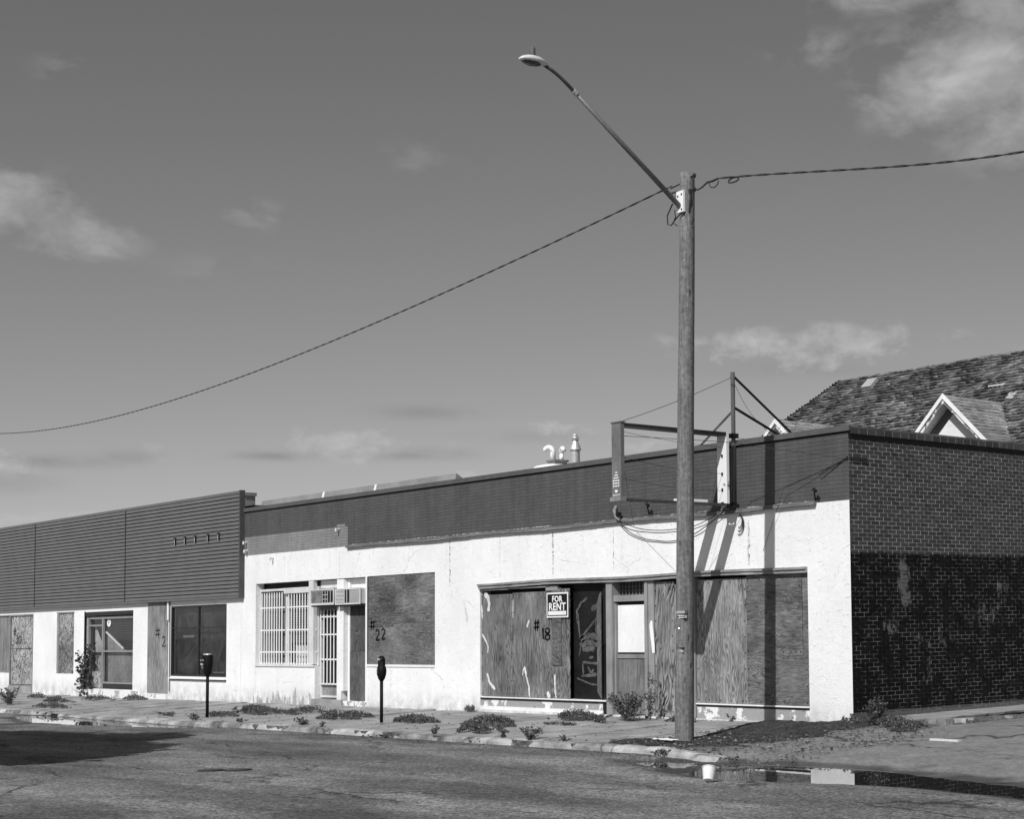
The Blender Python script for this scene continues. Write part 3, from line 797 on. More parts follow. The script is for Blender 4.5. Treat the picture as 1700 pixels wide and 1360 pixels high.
# body behind
mb = MB(); mb.box(-22.28, -.02, .32, 11.0, -.4, 4.45); mb.build('inner_walls', M_black, B)
mb = MB(); mb.box(-22.25, -.25, .26, 10.9, 4.46, 4.55); roofA = mb.build('roof', mat('tar roof', f_soil, base=.09), B)
mb = MB(); mb.box(-22.3, -.001, .004, .25, 3.72, 4.84); mb.box(-.25, -.004, .26, 11.0, -.4, 4.84); mb.box(-22.28, -.26, 10.75, 10.98, 4.5, 4.84)
mb.build('parapet', M_black, B)

# painted brick band: every brick of the front
mb = MB(); c = 0; zc = 3.705
while zc < 4.80:
    xx = -22.30 + (0.0 if c % 2 else -.10)
    while xx < -.002:
        a = max(xx, -22.30); b = min(xx + .1995, -.0005)
        if b - a > .03:
            mb.cur = 1 if (a < -16.69 and zc < 4.17 + fbm(a, 0, .5, 2) * .03) else 0
            j = random.uniform(-.0006, .0006)
            if a < -16.69 < b:
                mb.cur = 1 if zc < 4.17 else 0; mb.box(a, -16.69, -.004 + j, .02, zc, zc + .0635); mb.cur = 0; a = -16.6899
            mb.box(a, b, -.004 + j, .02, zc, zc + .0635)
        xx += .203
    zc += .0682; c += 1
stuff(mb.build('brickwork', [M_dark, M_lightband], B))
mb = MB(); mb.box(-22.30, -.0008, .0, .003, 3.70, 4.84); mb.build('painted_joints', mat('painted joints', f_plain, col=.072, var=.1), B)
# ledge between band and stucco
mb = MB(); n = 60
for i in range(n):
    a = -16.69 + (16.69 - .77) * i / n; b = -16.69 + (16.69 - .77) * (i + 1) / n
    sag = .012 * math.sin(i * .35) + random.uniform(-.003, .003)
    mb.box(a, b, -.075 + random.uniform(-.004, .004), -.0045, 3.655 + sag, 3.712 + sag)
mb.build('ledge', mat('dirty ledge', f_wood, base=.16, vertical=False), B)
mb = MB()
for i in range(120):
    a = -16.6 + i * .131 + random.uniform(-.03, .03)
    if random.random() < .7: mb.box(a, a + random.uniform(.05, .14), -.07, -.006, 3.715, 3.715 + random.uniform(.006, .022))
stuff(mb.build('ledge_grit', mat('ledge grit', f_plain, col=.33, var=.3), B))
# copings
mb = MB()
for (a, b) in ((-22.32, -16.9), (-16.895, -9.6), (-9.595, -4.2), (-4.195, .060)):
    mb.prism([(-.045, 4.845), (.001 if b > 0 else .27, 4.845), (.001 if b > 0 else .27, 4.935), (-.035, 4.942)], 'x', a, b)
mb.build('coping', mat('coping paint', f_facade_paint), B)
MB().box(.0, .022, .0, 11.0, 4.722, 4.7995).build('coping_shade_strip', M_black, B)  # near-black strip painting in the coping's cast shadow on the side bricks
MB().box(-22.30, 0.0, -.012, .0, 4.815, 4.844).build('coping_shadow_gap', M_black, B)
mb = MB(); yy = .005; 
while yy < 11:
    mb.box(-.22, .055, yy, yy + .190, 4.80, 4.895); yy += .2045
stuff(mb.build('coping_bricks', M_brick, B))
mb = MB(); mb.box(-.23, .050, .02, 11.0, 4.802, 4.886); mb.build('coping_mortar', M_mortar, B)
mb = MB()
for i in range(55):
    a = i * .2; hh = 4.93 + fbm(a, 2, 1.5, 2) * .012
    mb.box(-.24, .048, a, a + .2, 4.896, hh)
mb.build('coping_cap', mat('coping cap', f_plain, col=.10, var=.3), B)

# side wall: mortar bed and bricks
mb = MB(); mb.quad((0, .0, -.4), (0, 11, -.4), (0, 11, 4.80), (0, 0, 4.80)); mb.build('mortar_bed', M_mortar, B)
def brick_mesh(L, jit):
    m = MB(); h = .0602; d = .0045
    e = .002
    m.add([(0, 0, 0), (0, L, 0), (0, L, h), (0, 0, h), (d - .002, 0, 0), (d - .002, L, 0), (d - .002, L, h), (d - .002, 0, h), (d, e, e), (d, L - e, e), (d, L - e, h - e), (d, e, h - e)],
          [(0, 1, 5, 4), (1, 2, 6, 5), (2, 3, 7, 6), (3, 0, 4, 7), (4, 5, 9, 8), (5, 6, 10, 9), (6, 7, 11, 10), (7, 4, 8, 11), (8, 9, 10, 11)])
    return m
full = brick_mesh(.1915, 0); half = brick_mesh(.0895, 0)
me_full = full.build('brick', M_brick); me_half = half.build('brick', M_brick)
for o in (me_full, me_half):
    COL.objects.unlink(o)
singles = []; rest = MB(); zc = -.03; c = 0
while zc < 4.79:
    y0 = 0.001; first = True
    while y0 < 11:
        hf = first and c % 2 == 0
        L = .0895 if hf else .1915
        hz_ = zc + random.uniform(-.001, .001); xj = random.uniform(-.0015, .0015)
        if y0 < .86 and len(singles) < 300 and zc > .02:
            o = bpy.data.objects.new('brick', (me_half if hf else me_full).data); COL.objects.link(o); o.parent = B
            o.location = (xj + .0 + 11, y0, hz_); singles.append(o)
        else:
            src = half if hf else full
            rest.add([(p[0] + xj, p[1] + y0, p[2] + hz_) for p in src.v], src.f)
        y0 += L + .013; first = False
    zc += .0695; c += 1
stuff(rest.build('brickwork', M_brick, B))
for o in (me_full, me_half): bpy.data.objects.remove(o)
# iron anchor strap at the corner
mb = MB(); mb.box(.009, .03, .02, .42, 4.36, 4.41); mb.box(-.04, .0, -.02, -.006, 4.36, 4.42); mb.tube([(.02, .40, 4.39), (.02, .40, 4.33)], .012, 6)
mb.build('anchor_strap', M_blackm, B)

# ---------------- boards and windows of the corner building
ply_v1 = mat('grey plywood upright grain', f_ply, base=.155, vertical=True, fv=5.5, fu=.45, k=16, seed=3.1, contrast=.7, dark=.2, wear=.05)
ply_v2 = mat('pale plywood arched grain', f_ply, base=.225, vertical=True, fv=5.0, fu=.8, k=19, seed=8.4, contrast=.8, dark=.2, dist=.25)
ply_v3 = mat('coarse plywood strong grain', f_ply, base=.20, vertical=True, fv=2.8, fu=.75, k=15, seed=5.5, contrast=1.0, dark=.08, dist=.5)
ply_h1 = mat('dark plywood level grain', f_ply, base=.125, vertical=False, fv=5.4, fu=.7, k=18, seed=1.7, contrast=.6, dark=.2, stain=.5, dist=.4)
ply_h2 = mat('brown plywood level grain', f_ply, base=.12, vertical=False, fv=5.0, fu=1.0, k=18, seed=12.7, contrast=.75, dark=.25, stain=.35)
ply_h3 = mat('rough plywood level grain', f_ply, base=.135, vertical=False, fv=5.4, fu=.9, k=20, seed=22.0, contrast=.68, dark=.2, stain=.35)
osb = mat('strand board', f_osb)
osbd = mat('weathered strand board', f_osb, base=.17, seed=7.0)
M_doorwood = mat('door panel wood', f_ply, base=.15, vertical=True, fv=4.0, fu=.4, k=9, seed=6.0, contrast=.35, stain=.3)
M_spray = mat('black spray paint', f_plain, col=.008, var=.05, rough=.6)
M_chalk = mat('white brushed paint', f_plain, col=.62, var=.2)
M_smear = mat('grey smeared paint', f_plain, col=.075, var=.6, scale=9)

def stroke(mb, pts, w, y, taper=True):
    """flat painted stroke lying on the plane y, following (x,z) points"""
    pts = [Vector((p[0], 0, p[1])) for p in pts]; n = len(pts); L = []; R_ = []
    for i, p in enumerate(pts):
        t = pts[min(i + 1, n - 1)] - pts[max(i - 1, 0)]; t.normalize(); nn = Vector((-t.z, 0, t.x))
        ww = w * random.uniform(.65, 1.35) * (.55 if taper and i in (0, n - 1) else 1)
        L.append(p + nn * ww / 2); R_.append(p - nn * ww / 2)
    vs = []; 
    for a, b in zip(L, R_): vs += [(a.x, y, a.z), (b.x, y, b.z)]
    for a, b in zip(L, R_): vs += [(a.x, y + .002, a.z), (b.x, y + .002, b.z)]
    o = 2 * n
    fs = [(2 * i, 2 * i + 1, 2 * i + 3, 2 * i + 2) for i in range(n - 1)] + [(2 * i, 2 * i + 2, o + 2 * i + 2, o + 2 * i) for i in range(n - 1)] + [(2 * i + 1, o + 2 * i + 1, o + 2 * i + 3, 2 * i + 3) for i in range(n - 1)]
    mb.add(vs, fs)
GL = {'#': [[(.30, 1), (.22, 0)], [(.72, 1), (.62, 0)], [(0, .68), (.98, .74)], [(-.02, .30), (.95, .36)]],
      '2': [[(.05, .78), (.2, .97), (.5, 1), (.75, .85), (.72, .6), (.45, .35), (.05, .03)], [(.05, .03), (.5, .02), (.95, .06)]],
      '1': [[(.5, 1), (.48, .5), (.5, 0)]],
      '8': [[(.5, .52), (.2, .7), (.25, .93), (.55, 1), (.82, .85), (.75, .65), (.5, .52), (.2, .35), (.15, .12), (.45, 0), (.8, .1), (.85, .35), (.5, .52)]],
      '3': [[(.1, .95), (.5, 1), (.8, .8), (.45, .55), (.85, .3), (.6, .02), (.1, .08)]],
      '0': [[(.5, 1), (.15, .8), (.1, .3), (.45, 0), (.85, .25), (.85, .75), (.5, 1)]],
      '6': [[(.8, 1), (.35, .75), (.12, .35), (.35, 0), (.75, .08), (.8, .35), (.5, .52), (.2, .38)]]}
def fine_path(pts, n=3, j=0.0):
    out = []
    for i in range(len(pts) - 1):
        for k in range(n):
            t = k / n; out.append((pts[i][0] * (1 - t) + pts[i + 1][0] * t + random.uniform(-j, j), pts[i][1] * (1 - t) + pts[i + 1][1] * t))
    out.append(pts[-1]); return out
def spray(chars, parent, y, w=.03):
    for ch, x, z, sx, sz in chars:
        mb = MB()
        for st in GL[ch]: stroke(mb, [(x + .5 * sx - .02, z + sz), (x + .5 * sx - .015, z + sz * .5), (x + .5 * sx, z)], w * 1.3, y, False) if ch == '1' else stroke(mb, fine_path([(x + p[0] * sx, z + p[1] * sz) for p in st]), w, y)
        mb.build('sprayed_mark' if ch == '#' else 'sprayed_number', M_spray, parent)

# --- window with bars (left of the doors)
def frame_rect(mb, x0, x1, z0, z1, y0, y1, t):
    mb.box(x0, x1, y0, y1, z1 - t, z1); mb.box(x0, x1, y0, y1, z0, z0 + t)
    mb.box(x0, x0 + t, y0, y1, z0 + t, z1 - t); mb.box(x1 - t, x1, y0, y1, z0 + t, z1 - t)
mb = MB(); frame_rect(mb, -21.46, -18.31, .87, 2.80, .10, .16, .06); mb.box(-20.02, -19.90, .095, .165, .93, 2.74)
mb.box(-21.46, -18.31, -.03, .10, .84, .885); mb.box(-19.98, -18.45, .02, .095, 2.66, 2.80); mb.box(-18.62, -18.38, .0, .094, .9, 2.94)
wa = mb.build('window', M_offwhite, B); lab(wa, 'barred white window left of the two doors')
MB().quad((-21.40, .17, .93), (-20.02, .17, .93), (-20.02, .17, 2.8), (-21.40, .17, 2.8))
m_ = MB(); m_.box(-21.46, -18.31, .25, .27, .86, 2.95); m_.build('dark_back', M_black, wa)
slatm = mat('boarded slat wood', f_wood, base=.17, vertical=True, var=.6)
for i in range(9):
    a = -21.38 + i * .152
    MB().boxn(a, a + random.uniform(.085, .125), .19, .21, .93, 2.78, j=.01).build('slat', slatm, wa)
for i in range(20):
    z = 1.45 + i * .062
    MB().box(-19.86, -18.64, .19, .205, z, z + .028).build('blind_slat', mat('blind slat', f_plain, col=.20, var=.2), wa)
m_ = MB(); m_.box(-19.7, -18.7, .206, .215, .94, 1.36); m_.build('paper_sheet', mat('crumpled paper', f_peel, under=.5, paint=.08, amount=.62, scale=5.0), wa)
for (a, b, n) in ((-21.30, -20.06, 9), (-19.84, -18.40, 10)):
    for i in range(n):
        x = a + (b - a) * (i + .5) / n
        MB().tube([(x, .055, .90), (x, .055, 2.70)], .016, 6).build('security_bar', M_white, wa)
    for z in (1.20, 1.75, 2.32):
        MB().box(a - .05, b + .05, .066, .084, z - .016, z + .016).build('cross_bar', M_white, wa)

# --- barred gate and door
mb = MB(); frame_rect(mb, -18.28, -17.22, .10, 2.30, .14, .22, .05); mb.box(-18.28, -17.22, .13, .23, 2.30, 2.36); mb.box(-18.28, -17.22, .14, .2, 2.74, 2.93)
d1 = mb.build('door', M_offwhite, B); lab(d1, 'narrow doorway behind white security bars')
MB().box(-18.23, -17.27, .225, .24, .40, 2.28).build('dark_back', M_black, d1)
MB().box(-18.24, -17.26, .17, .22, .15, .42).build('kick_panel', mat('kick panel', f_plain, col=.24, var=.35), d1)
for i in range(6):
    x = -18.17 + i * .165
    MB().tube([(x, .085, .42), (x, .085, 2.22)], .015, 6).build('security_bar', M_white, d1)
for z in (.43, 1.02, 1.62, 2.05):
    MB().box(-18.24, -17.28, .10, .118, z - .017, z + .017).build('cross_bar', M_white, d1)
MB().box(-18.26, -17.26, .11, .13, 2.2, 2.3).build('gate_head', M_gtrim, d1)
# white post and step
mb = MB(); mb.box(-17.20, -16.88, -.005, .26, .28, 2.93); mb.box(-17.20, -17.0, -.004, .2, .02, .28)
mb.build('door_post', M_stucco, B)
mb = MB(); mb.box(-18.32, -16.85, -.08, .28, -.12, .07); mb.build('door_step', mat('worn step', f_concrete, base=.30), B)
# boarded door 2
mb = MB(); mb.box(-16.88, -15.85, .16, .2, 2.68, 2.93); mb.box(-16.87, -16.78, .10, .2, .05, 2.93); mb.box(-15.95, -15.85, .10, .2, 2.2, 2.93)
d2 = mb.build('door', M_white, B); lab(d2, 'doorway closed with dark plywood below an air conditioner')
MB().box(-16.78, -15.86, .12, .14, 1.22, 2.30).build('plywood_board', mat('dark upper ply', f_ply, base=.075, vertical=True, seed=31, contrast=.5, k=10), d2)
MB().box(-16.79, -15.86, .11, .135, .06, 1.212).build('plywood_board', mat('dark lower ply', f_ply, base=.105, vertical=True, fv=4, k=22, seed=35, contrast=.7), d2)
mb = MB(); 
stroke(mb, [(-16.55, 1.95), (-16.62, 1.86), (-16.60, 1.76), (-16.5, 1.72)], .05, .118); stroke(mb, [(-16.58, 1.66), (-16.45, 1.62), (-16.35, 1.68)], .05, .118); stroke(mb, [(-16.5, 1.9), (-16.38, 1.96)], .04, .118)
mb.build('paint_mark', M_smear, d2)
MB().box(-16.9, -15.78, -.03, .12, -.1, .05).build('door_step', mat('peeling step', f_peel, under=.35, paint=.75, amount=.45, scale=6), B)

# --- boarded window 22
mb = MB(); mb.box(-15.77, -12.82, -.022, .06, .865, .915)
w22 = mb.build('window', M_white, B); lab(w22, 'window boarded with four dark plywood sheets marked 22')
for (a, b, c, d, m) in ((-15.765, -14.24, 1.78, 2.952, ply_h2), (-14.235, -12.825, 1.86, 2.952, ply_h1), (-15.765, -14.24, .918, 1.775, ply_v1 if 0 else ply_h3), (-14.235, -12.825, .918, 1.855, ply_h3)):
    MB().box(a, b, .02, .035, c, d).build('plywood_board', m, w22)
spray([('#', -15.68, 1.70, .26, .26), ('2', -15.42, 1.47, .20, .24), ('2', -15.16, 1.49, .20, .24)], w22, .016, .046)

# --- shop front 18
sf = thing  # (kept short)
mb = MB()
pts = np.linspace(-11.03, -1.02, 40)
for i in range(39):
    a, b = pts[i], pts[i + 1]; s_ = .012 * math.sin(a * 1.3)
    mb.box(a, b + .0005, -.05 + random.uniform(-.003, .003), .10, 2.545 + s_, 2.60 + s_)
    mb.box(a, b + .0005, -.075 + random.uniform(-.003, .003), .0, 2.603 + s_, 2.645 + s_)
S = mb.build('shop_window', M_trim, B); lab(S, 'long boarded shop front marked 18 under a weathered wooden head')
MB().box(-11.02, -1.03, .26, .29, -.05, 2.62).build('dark_back', M_black, S)
# left boards
for (a, b, m, z0, z1) in ((-11.02, -9.86, ply_v1, .275, 2.40), (-9.855, -8.66, mat('grey plywood second sheet', f_ply, base=.148, vertical=True, fv=6.0, fu=.4, k=15, seed=14.2, contrast=.65, dark=.2, wear=.04), .275, 2.42),
                          (-8.655, -7.86, mat('grey plywood third sheet', f_ply, base=.165, vertical=True, fv=4.4, fu=.7, k=18, seed=17.9, contrast=.85, dark=.12, wear=.06), .275, 2.46)):
    MB().box(a, b, .03, .045, z0, z1).build('plywood_board', m, S)
MB().box(-8.44, -8.13, .012, .028, .93, 2.48).build('plywood_strip', ply_h2, S)
MB().box(-11.02, -9.98, -.01, .05, 2.49, 2.53).build('batten', M_trim, S)
MB().box(-9.95, -8.60, -.01, .05, 2.50, 2.53).build('batten', M_trim, S)
MB().box(-8.64, -8.24, .006, .05, 2.43, 2.53).build('batten', M_jamb, S)
spray([('#', -9.08, 1.62, .20, .24), ('1', -8.82, 1.46, .14, .22), ('8', -8.72, 1.44, .22, .24)], S, .022, .044)
for st, w_ in (([(-10.9, 2.42), (-10.75, 2.35), (-10.72, 2.2), (-10.74, 2.05)], .10), ([(-10.98, 1.58), (-10.85, 1.44), (-10.76, 1.3), (-10.78, 1.18)], .05), ([(-10.8, .75), (-10.7, .55), (-10.5, .42)], .06),
             ([(-9.82, 2.3), (-9.83, 1.9)], .03), ([(-9.25, 1.85), (-9.33, 1.7)], .05), ([(-9.42, .9), (-9.36, .7), (-9.27, .5), (-9.24, .28)], .05), ([(-9.44, .88), (-9.5, .72)], .03),
             ([(-8.36, .75), (-8.36, .5), (-8.32, .28)], .05), ([(-8.62, .4), (-8.55, .28)], .09), ([(-11.0, 2.2), (-10.98, 1.9)], .04)):
    mb = MB(); stroke(mb, fine_path(st, 4, .008), w_, .024); mb.build('paint_remnant', M_chalk, S)
mb = MB()
for (a, b, z0_n, z1_n) in ((-10.98, -9.9, .33, 2.36), (-9.82, -8.7, .33, 2.38), (-3.93, -2.65, .34, 2.44), (-2.57, -1.1, .34, 1.09), (-2.57, -1.25, 1.2, 2.46), (-5.15, -4.66, .1, 2.44)):
    for zz in np.arange(z0_n, z1_n, .28):
        for xx in (a, b):
            mb.box(xx - .007, xx + .007, .018, .036, zz - .007, zz + .007)
    for xx in np.arange(a, b, .3):
        for zz in (z0_n, z1_n): mb.box(xx - .007, xx + .007, .018, .036, zz - .007, zz + .007)
stuff(mb.build('nail_heads', M_black, S))
# knee wall + sills
knee = mat('peeling knee wall', f_peel, under=.32, paint=.75, amount=.56, scale=2.6)
MB().box(-11.02, -6.78, .02, .25, -.2, .205).build('knee_wall', knee, S)
MB().box(-11.03, -6.76, .005, .019, -.2, .07).build('knee_base', M_white, S)
MB().box(-11.03, -6.61, -.02, .25, .245, .268).build('sill', M_white, S)
MB().box(-11.02, -6.62, .005, .25, .208, .243).build('sill_board', M_black, S)
MB().box(-3.97, -1.03, .02, .25, -.3, .215).build('knee_wall', knee, S)
MB().box(-3.98, -1.03, .0, .25, .256, .280).build('sill', M_white, S)
MB().box(-3.97, -1.04, .015, .25, .217, .254).build('sill_board', M_black, S)
MB().box(-4.03, -3.985, .0, .25, -.3, 2.54).build('mullion', M_jamb, S)
# dark doorway glass with chalky smears, loose board
MB().box(-7.85, -6.63, .12, .13, .27, 2.54).build('dark_panel', mat('dark panel', f_plain, col=.012, var=.3, rough=.5, spec=.15), S)
mb = MB()
sm = [([(-7.72, 1.75), (-7.74, 2.0), (-7.6, 2.16), (-7.38, 2.26)], .05), ([(-7.7, 1.95), (-7.66, 1.6), (-7.62, 1.3)], .045), ([(-7.25, 2.03), (-7.1, 2.09), (-7.0, 2.10)], .09), ([(-7.05, 1.95), (-7.12, 1.8), (-7.1, 1.55)], .06),
      ([(-7.15, 1.82), (-7.4, 1.62), (-7.62, 1.45)], .05), ([(-7.66, 1.42), (-7.4, 1.5), (-7.2, 1.5), (-7.05, 1.42)], .12), ([(-7.6, 1.32), (-7.4, 1.4), (-7.2, 1.38), (-7.06, 1.34)], .13), ([(-7.55, 1.24), (-7.3, 1.26), (-7.15, 1.28)], .10),
      ([(-7.68, 1.1), (-7.6, 1.3)], .03), ([(-7.35, 1.08), (-7.2, 1.1)], .05), ([(-7.55, 1.0), (-7.3, .98), (-7.0, .97)], .045), ([(-7.55, .98), (-7.54, .74)], .05), ([(-7.6, .72), (-7.35, .74), (-7.1, .76)], .06), ([(-7.38, .9), (-7.28, .78), (-7.2, .86)], .05),
      ([(-7.75, .68), (-7.5, .62), (-7.3, .57), (-6.98, .55)], .03), ([(-7.22, 1.2), (-7.16, 1.24)], .04)]
for st, w_ in sm:
    mb = MB(); stroke(mb, fine_path(st, 4, .012), w_, .116); mb.build('paint_smear', M_smear, S)
mb = MB(); mb.prism([(-6.98, .42), (-6.85, .29), (-6.85, 2.36), (-6.89, 2.33), (-6.98, 2.14)], 'y', .04, .058)
mb.build('loose_board', mat('loose board wood', f_ply, base=.10, vertical=True, seed=44, contrast=.4), S)
mb = MB(); mb.box(-6.80, -6.64, .06, .11, 1.35, 2.52); mb.box(-6.78, -6.64, .02, .05, -.1, .2); mb.build('frame_piece', M_black, S)
# door bay
mb = MB(); mb.box(-6.62, -6.43, -.01, .2, -.1, 2.54); mb.box(-6.425, -6.39, .05, .2, -.06, 2.12); mb.box(-5.45, -5.36, .0, .2, -.1, 2.54); mb.box(-5.355, -5.19, .02, .2, -.1, 2.54)
mb.box(-6.43, -5.45, .03, .2, 2.16, 2.28)
D = mb.build('door', M_jamb, B); lab(D, 'shop door with blank white upper panel and wooden lower panel')
MB().box(-6.385, -5.455, .10, .13, 1.19, 2.09).build('white_panel', M_white, D)
MB().box(-6.385, -5.455, .13, .15, 2.10, 2.155).build('door_head', M_black, D)
mb = MB(); mb.box(-6.385, -5.455, .08, .13, 1.075, 1.155); mb.build('lock_rail', M_gtrim, D)
MB().box(-6.385, -5.455, .09, .13, 1.157, 1.188).build('rail_gap', M_black, D)
MB().box(-6.375, -5.46, .10, .13, .02, 1.073).build('lower_panel', M_doorwood, D)
MB().box(-6.42, -5.46, .19, .2, 2.29, 2.54).build('transom_glass', mat('wired glass', f_plain, col=.05, var=.5, scale=5), D)
for i in range(9):
    x = -6.33 + i * .105
    MB().box(x, x + .010, .165, .18, 2.29, 2.53).build('transom_bar', M_gtrim, D)
for z in (2.36, 2.44):
    MB().box(-6.40, -5.47, .166, .178, z, z + .008).build('transom_wire', M_gtrim, D)
mb = MB(); stroke(mb, [(-5.25, 1.78), (-5.27, 1.7), (-5.24, 1.5), (-5.21, 1.3), (-5.20, 1.18)], .10, .014); mb.build('paint_remnant', M_white, D)
# boards beside and right of the pole
MB().box(-5.18, -4.62, .04, .055, .0, 2.50).build('plywood_board', ply_v3, S)
MB().box(-4.615, -4.04, .045, .06, .0, 2.44).build('plywood_board', mat('coarse plywood second', f_ply, base=.20, vertical=True, fv=2.8, fu=.75, k=15, seed=52.5, contrast=1.0, dark=.08, dist=.5), S)
MB().box(-3.97, -2.615, .035, .05, .285, 2.50).build('plywood_board', ply_v2, S)
MB().box(-2.61, -1.20, .03, .046, 1.14, 2.53).build('plywood_board', ply_h1, S)
MB().box(-2.61, -1.04, .034, .048, .285, 1.136).build('plywood_board', ply_h3, S)
MB().box(-1.19, -1.035, .036, .05, 1.14, 2.53).build('plywood_strip', ply_h3, S)

# hooks and broken fixtures on the faded band
for (x, z) in ((-22.0, 4.05), (-21.95, 3.83), (-20.5, 3.58), (-17.1, 4.13)):
    mb = MB(); mb.tube([(x, 0, z), (x, -.09, z - .01)], .022, 8); mb.tube([(x, -.09, z + .02), (x + .01, -.10, z - .06)], .026, 8)
    mb.build('broken_fixture', M_offwhite, B)

# roof things of the corner building (parts of its roof)
mb = MB(); x0_, x1_ = -23.0, -13.35
mb.prism([(.80, 4.86), (1.45, 4.86), (.88, 5.23)], 'x', -23.0, x1_)
stub = mb.build('roof_ridge_cover', mat('sheet metal cover', f_plain, col=.24, var=.15, rough=.5), roofA)
for xx in (-19.6, -17.0):
    MB().prism([(.785, 4.87), (.87, 5.235), (.885, 5.235), (.80, 4.87)], 'x', xx, xx + .09).build('cover_strap', M_white, roofA)
def gooseneck(mb, x, y, zb, zt, r, ang):
    pts = [(x, y, zb), (x, y, zt - .1)]
    for a in np.linspace(0, math.pi * .92, 9):
        pts.append((x + math.cos(ang) * (.11 - .11 * math.cos(a)), y + math.sin(ang) * (.11 - .11 * math.cos(a)), zt - .1 + .11 * math.sin(a)))
    mb.tube(pts, r, 10)
mb = MB(); mb.box(-13.98, -13.66, 3.8, 4.15, 4.5, 5.70); mb.box(-14.01, -13.63, 3.77, 4.18, 5.70, 5.745)
vb = mb.build('vent_curb', M_metal, roofA)
mb = MB(); gooseneck(mb, -13.92, 3.92, 5.74, 6.06, .062, math.radians(-150)); mb.build('gooseneck_vent', M_white, roofA, smooth=True)
mb = MB(); gooseneck(mb, -13.72, 4.02, 5.74, 6.01, .058, math.radians(-20)); mb.build('gooseneck_vent', M_white, roofA, smooth=True)
MB().lathe((-13.95, 4.0, 4.5), [(.62, 0), (.62, .98), (.48, 1.10), (.25, 1.15)], 18).build('vent_dome', M_white, roofA, smooth=True)
MB().lathe((-13.12, 4.0, 4.5), [(.11, 0), (.11, 1.43), (.145, 1.43), (.14, 1.46), (.065, 1.66), (.065, 1.675), (.10, 1.68), (.10, 1.695), (.055, 1.70), (.055, 1.725), (.09, 1.73), (.085, 1.75), (.04, 1.76), (.04, 1.78), (.07, 1.79), (.06, 1.81)], 20).build('flue_pipe', M_galv, roofA)

# ------------------------------------------------------------------ things on and in the front
def ac_unit(x0, x1, z0, z1, kind, label):
    t = thing('air_conditioner', label, 'air conditioner', ((x0 + x1) / 2, -.1, z0), 'window air conditioners over the doors')
    yf = -.14; body = M_offwhite
    MB().box(x0, x1, yf, .15, z0, z1).build('casing', mat('ac enamel', f_plain, col=.50, var=.12), t)
    mb = MB(); frame_rect(mb, x0 - .012, x1 + .012, z0 - .012, z1 + .012, yf - .018, yf, .03); mb.build('front_frame', M_offwhite, t)
    w_ = x1 - x0
    if kind == 0:
        MB().box(x0 + .05, x0 + w_ * .50, yf - .010, yf - .002, z0 + .05, z1 - .04).build('side_panel', mat('ac grille dull', f_plain, col=.17, var=.4, scale=30), t)
        MB().box(x0 + w_ * .53, x1 - .04, yf - .008, yf - .002, z0 + .05, z1 - .04).build('grille_opening', M_black, t)
        for q in (.64, .74, .86):
            MB().box(x0 + w_ * q, x0 + w_ * q + .012, yf - .016, yf - .009, z0 + .05, z1 - .04).build('grille_bar', M_offwhite, t)
        for q in (.33, .62):
            MB().box(x0 + w_ * .53, x0 + w_ * .76, yf - .017, yf - .009, z0 + (z1 - z0) * q, z0 + (z1 - z0) * q + .012).build('grille_bar', M_offwhite, t)
    else:
        MB().box(x0 + .02, x0 + w_ * .36, yf - .010, yf - .002, z0 + .03, z1 - .03).build('control_panel', mat('ac louvre', f_plain, col=.42, var=.1), t)
        for q in (.3, .55, .8): MB().box(x0 + .02, x0 + w_ * .36, yf - .014, yf - .011, z0 + (z1 - z0) * q, z0 + (z1 - z0) * q + .008).build('louvre_line', M_gtrim, t)
        MB().box(x0 + w_ * .38, x0 + w_ * .55, yf - .008, yf - .002, z0 + .03, z1 - .03).build('grille_opening', M_black, t)
        MB().box(x0 + w_ * .46, x0 + w_ * .465 + .01, yf - .016, yf - .009, z0 + .03, z1 - .03).build('grille_bar', M_offwhite, t)
        MB().box(x0 + w_ * .57, x1, yf - .012, yf - .002, z0 + .02, z1 + .02).build('cover_sheet', mat('ac cover sheet', f_plain, col=.30, var=.2, scale=4), t)
    MB().box(x0, x1, yf + .02, .2, z0 - .05, z0 - .013).build('bracket', M_blackm, t)
    return t
ac_unit(-18.25, -17.09, 2.34, 2.70, 0, 'grey box air conditioner with dark grille over the barred doorway')
ac_unit(-17.00, -15.83, 2.33, 2.69, 1, 'grey box air conditioner with covered side over the boarded doorway')

def text_mesh(txt, size, x, y, z, parent, m, name='lettering', bold=.0, sx=1.0):
    cu = bpy.data.curves.new(name, 'FONT'); cu.body = txt; cu.size = size; cu.offset = bold; cu.extrude = .001; cu.space_character = 1.08; cu.align_x = 'CENTER'; cu.resolution_u = 3
    o = bpy.data.objects.new(name, cu); COL.objects.link(o)
    bpy.context.view_layer.update()
    me = bpy.data.meshes.new_from_object(o.evaluated_get(bpy.context.evaluated_depsgraph_get()))
    bpy.data.objects.remove(o)
    me.transform(Matrix.Rotation(math.radians(90), 4, 'X') @ Matrix.Diagonal((sx, 1, 1, 1)))
    me.materials.clear(); me.materials.append(m)
    off = wloc(parent)
    ob = bpy.data.objects.new(name, me); COL.objects.link(ob); ob.parent = parent; ob.location = Vector((x, y, z)) - off
    return ob

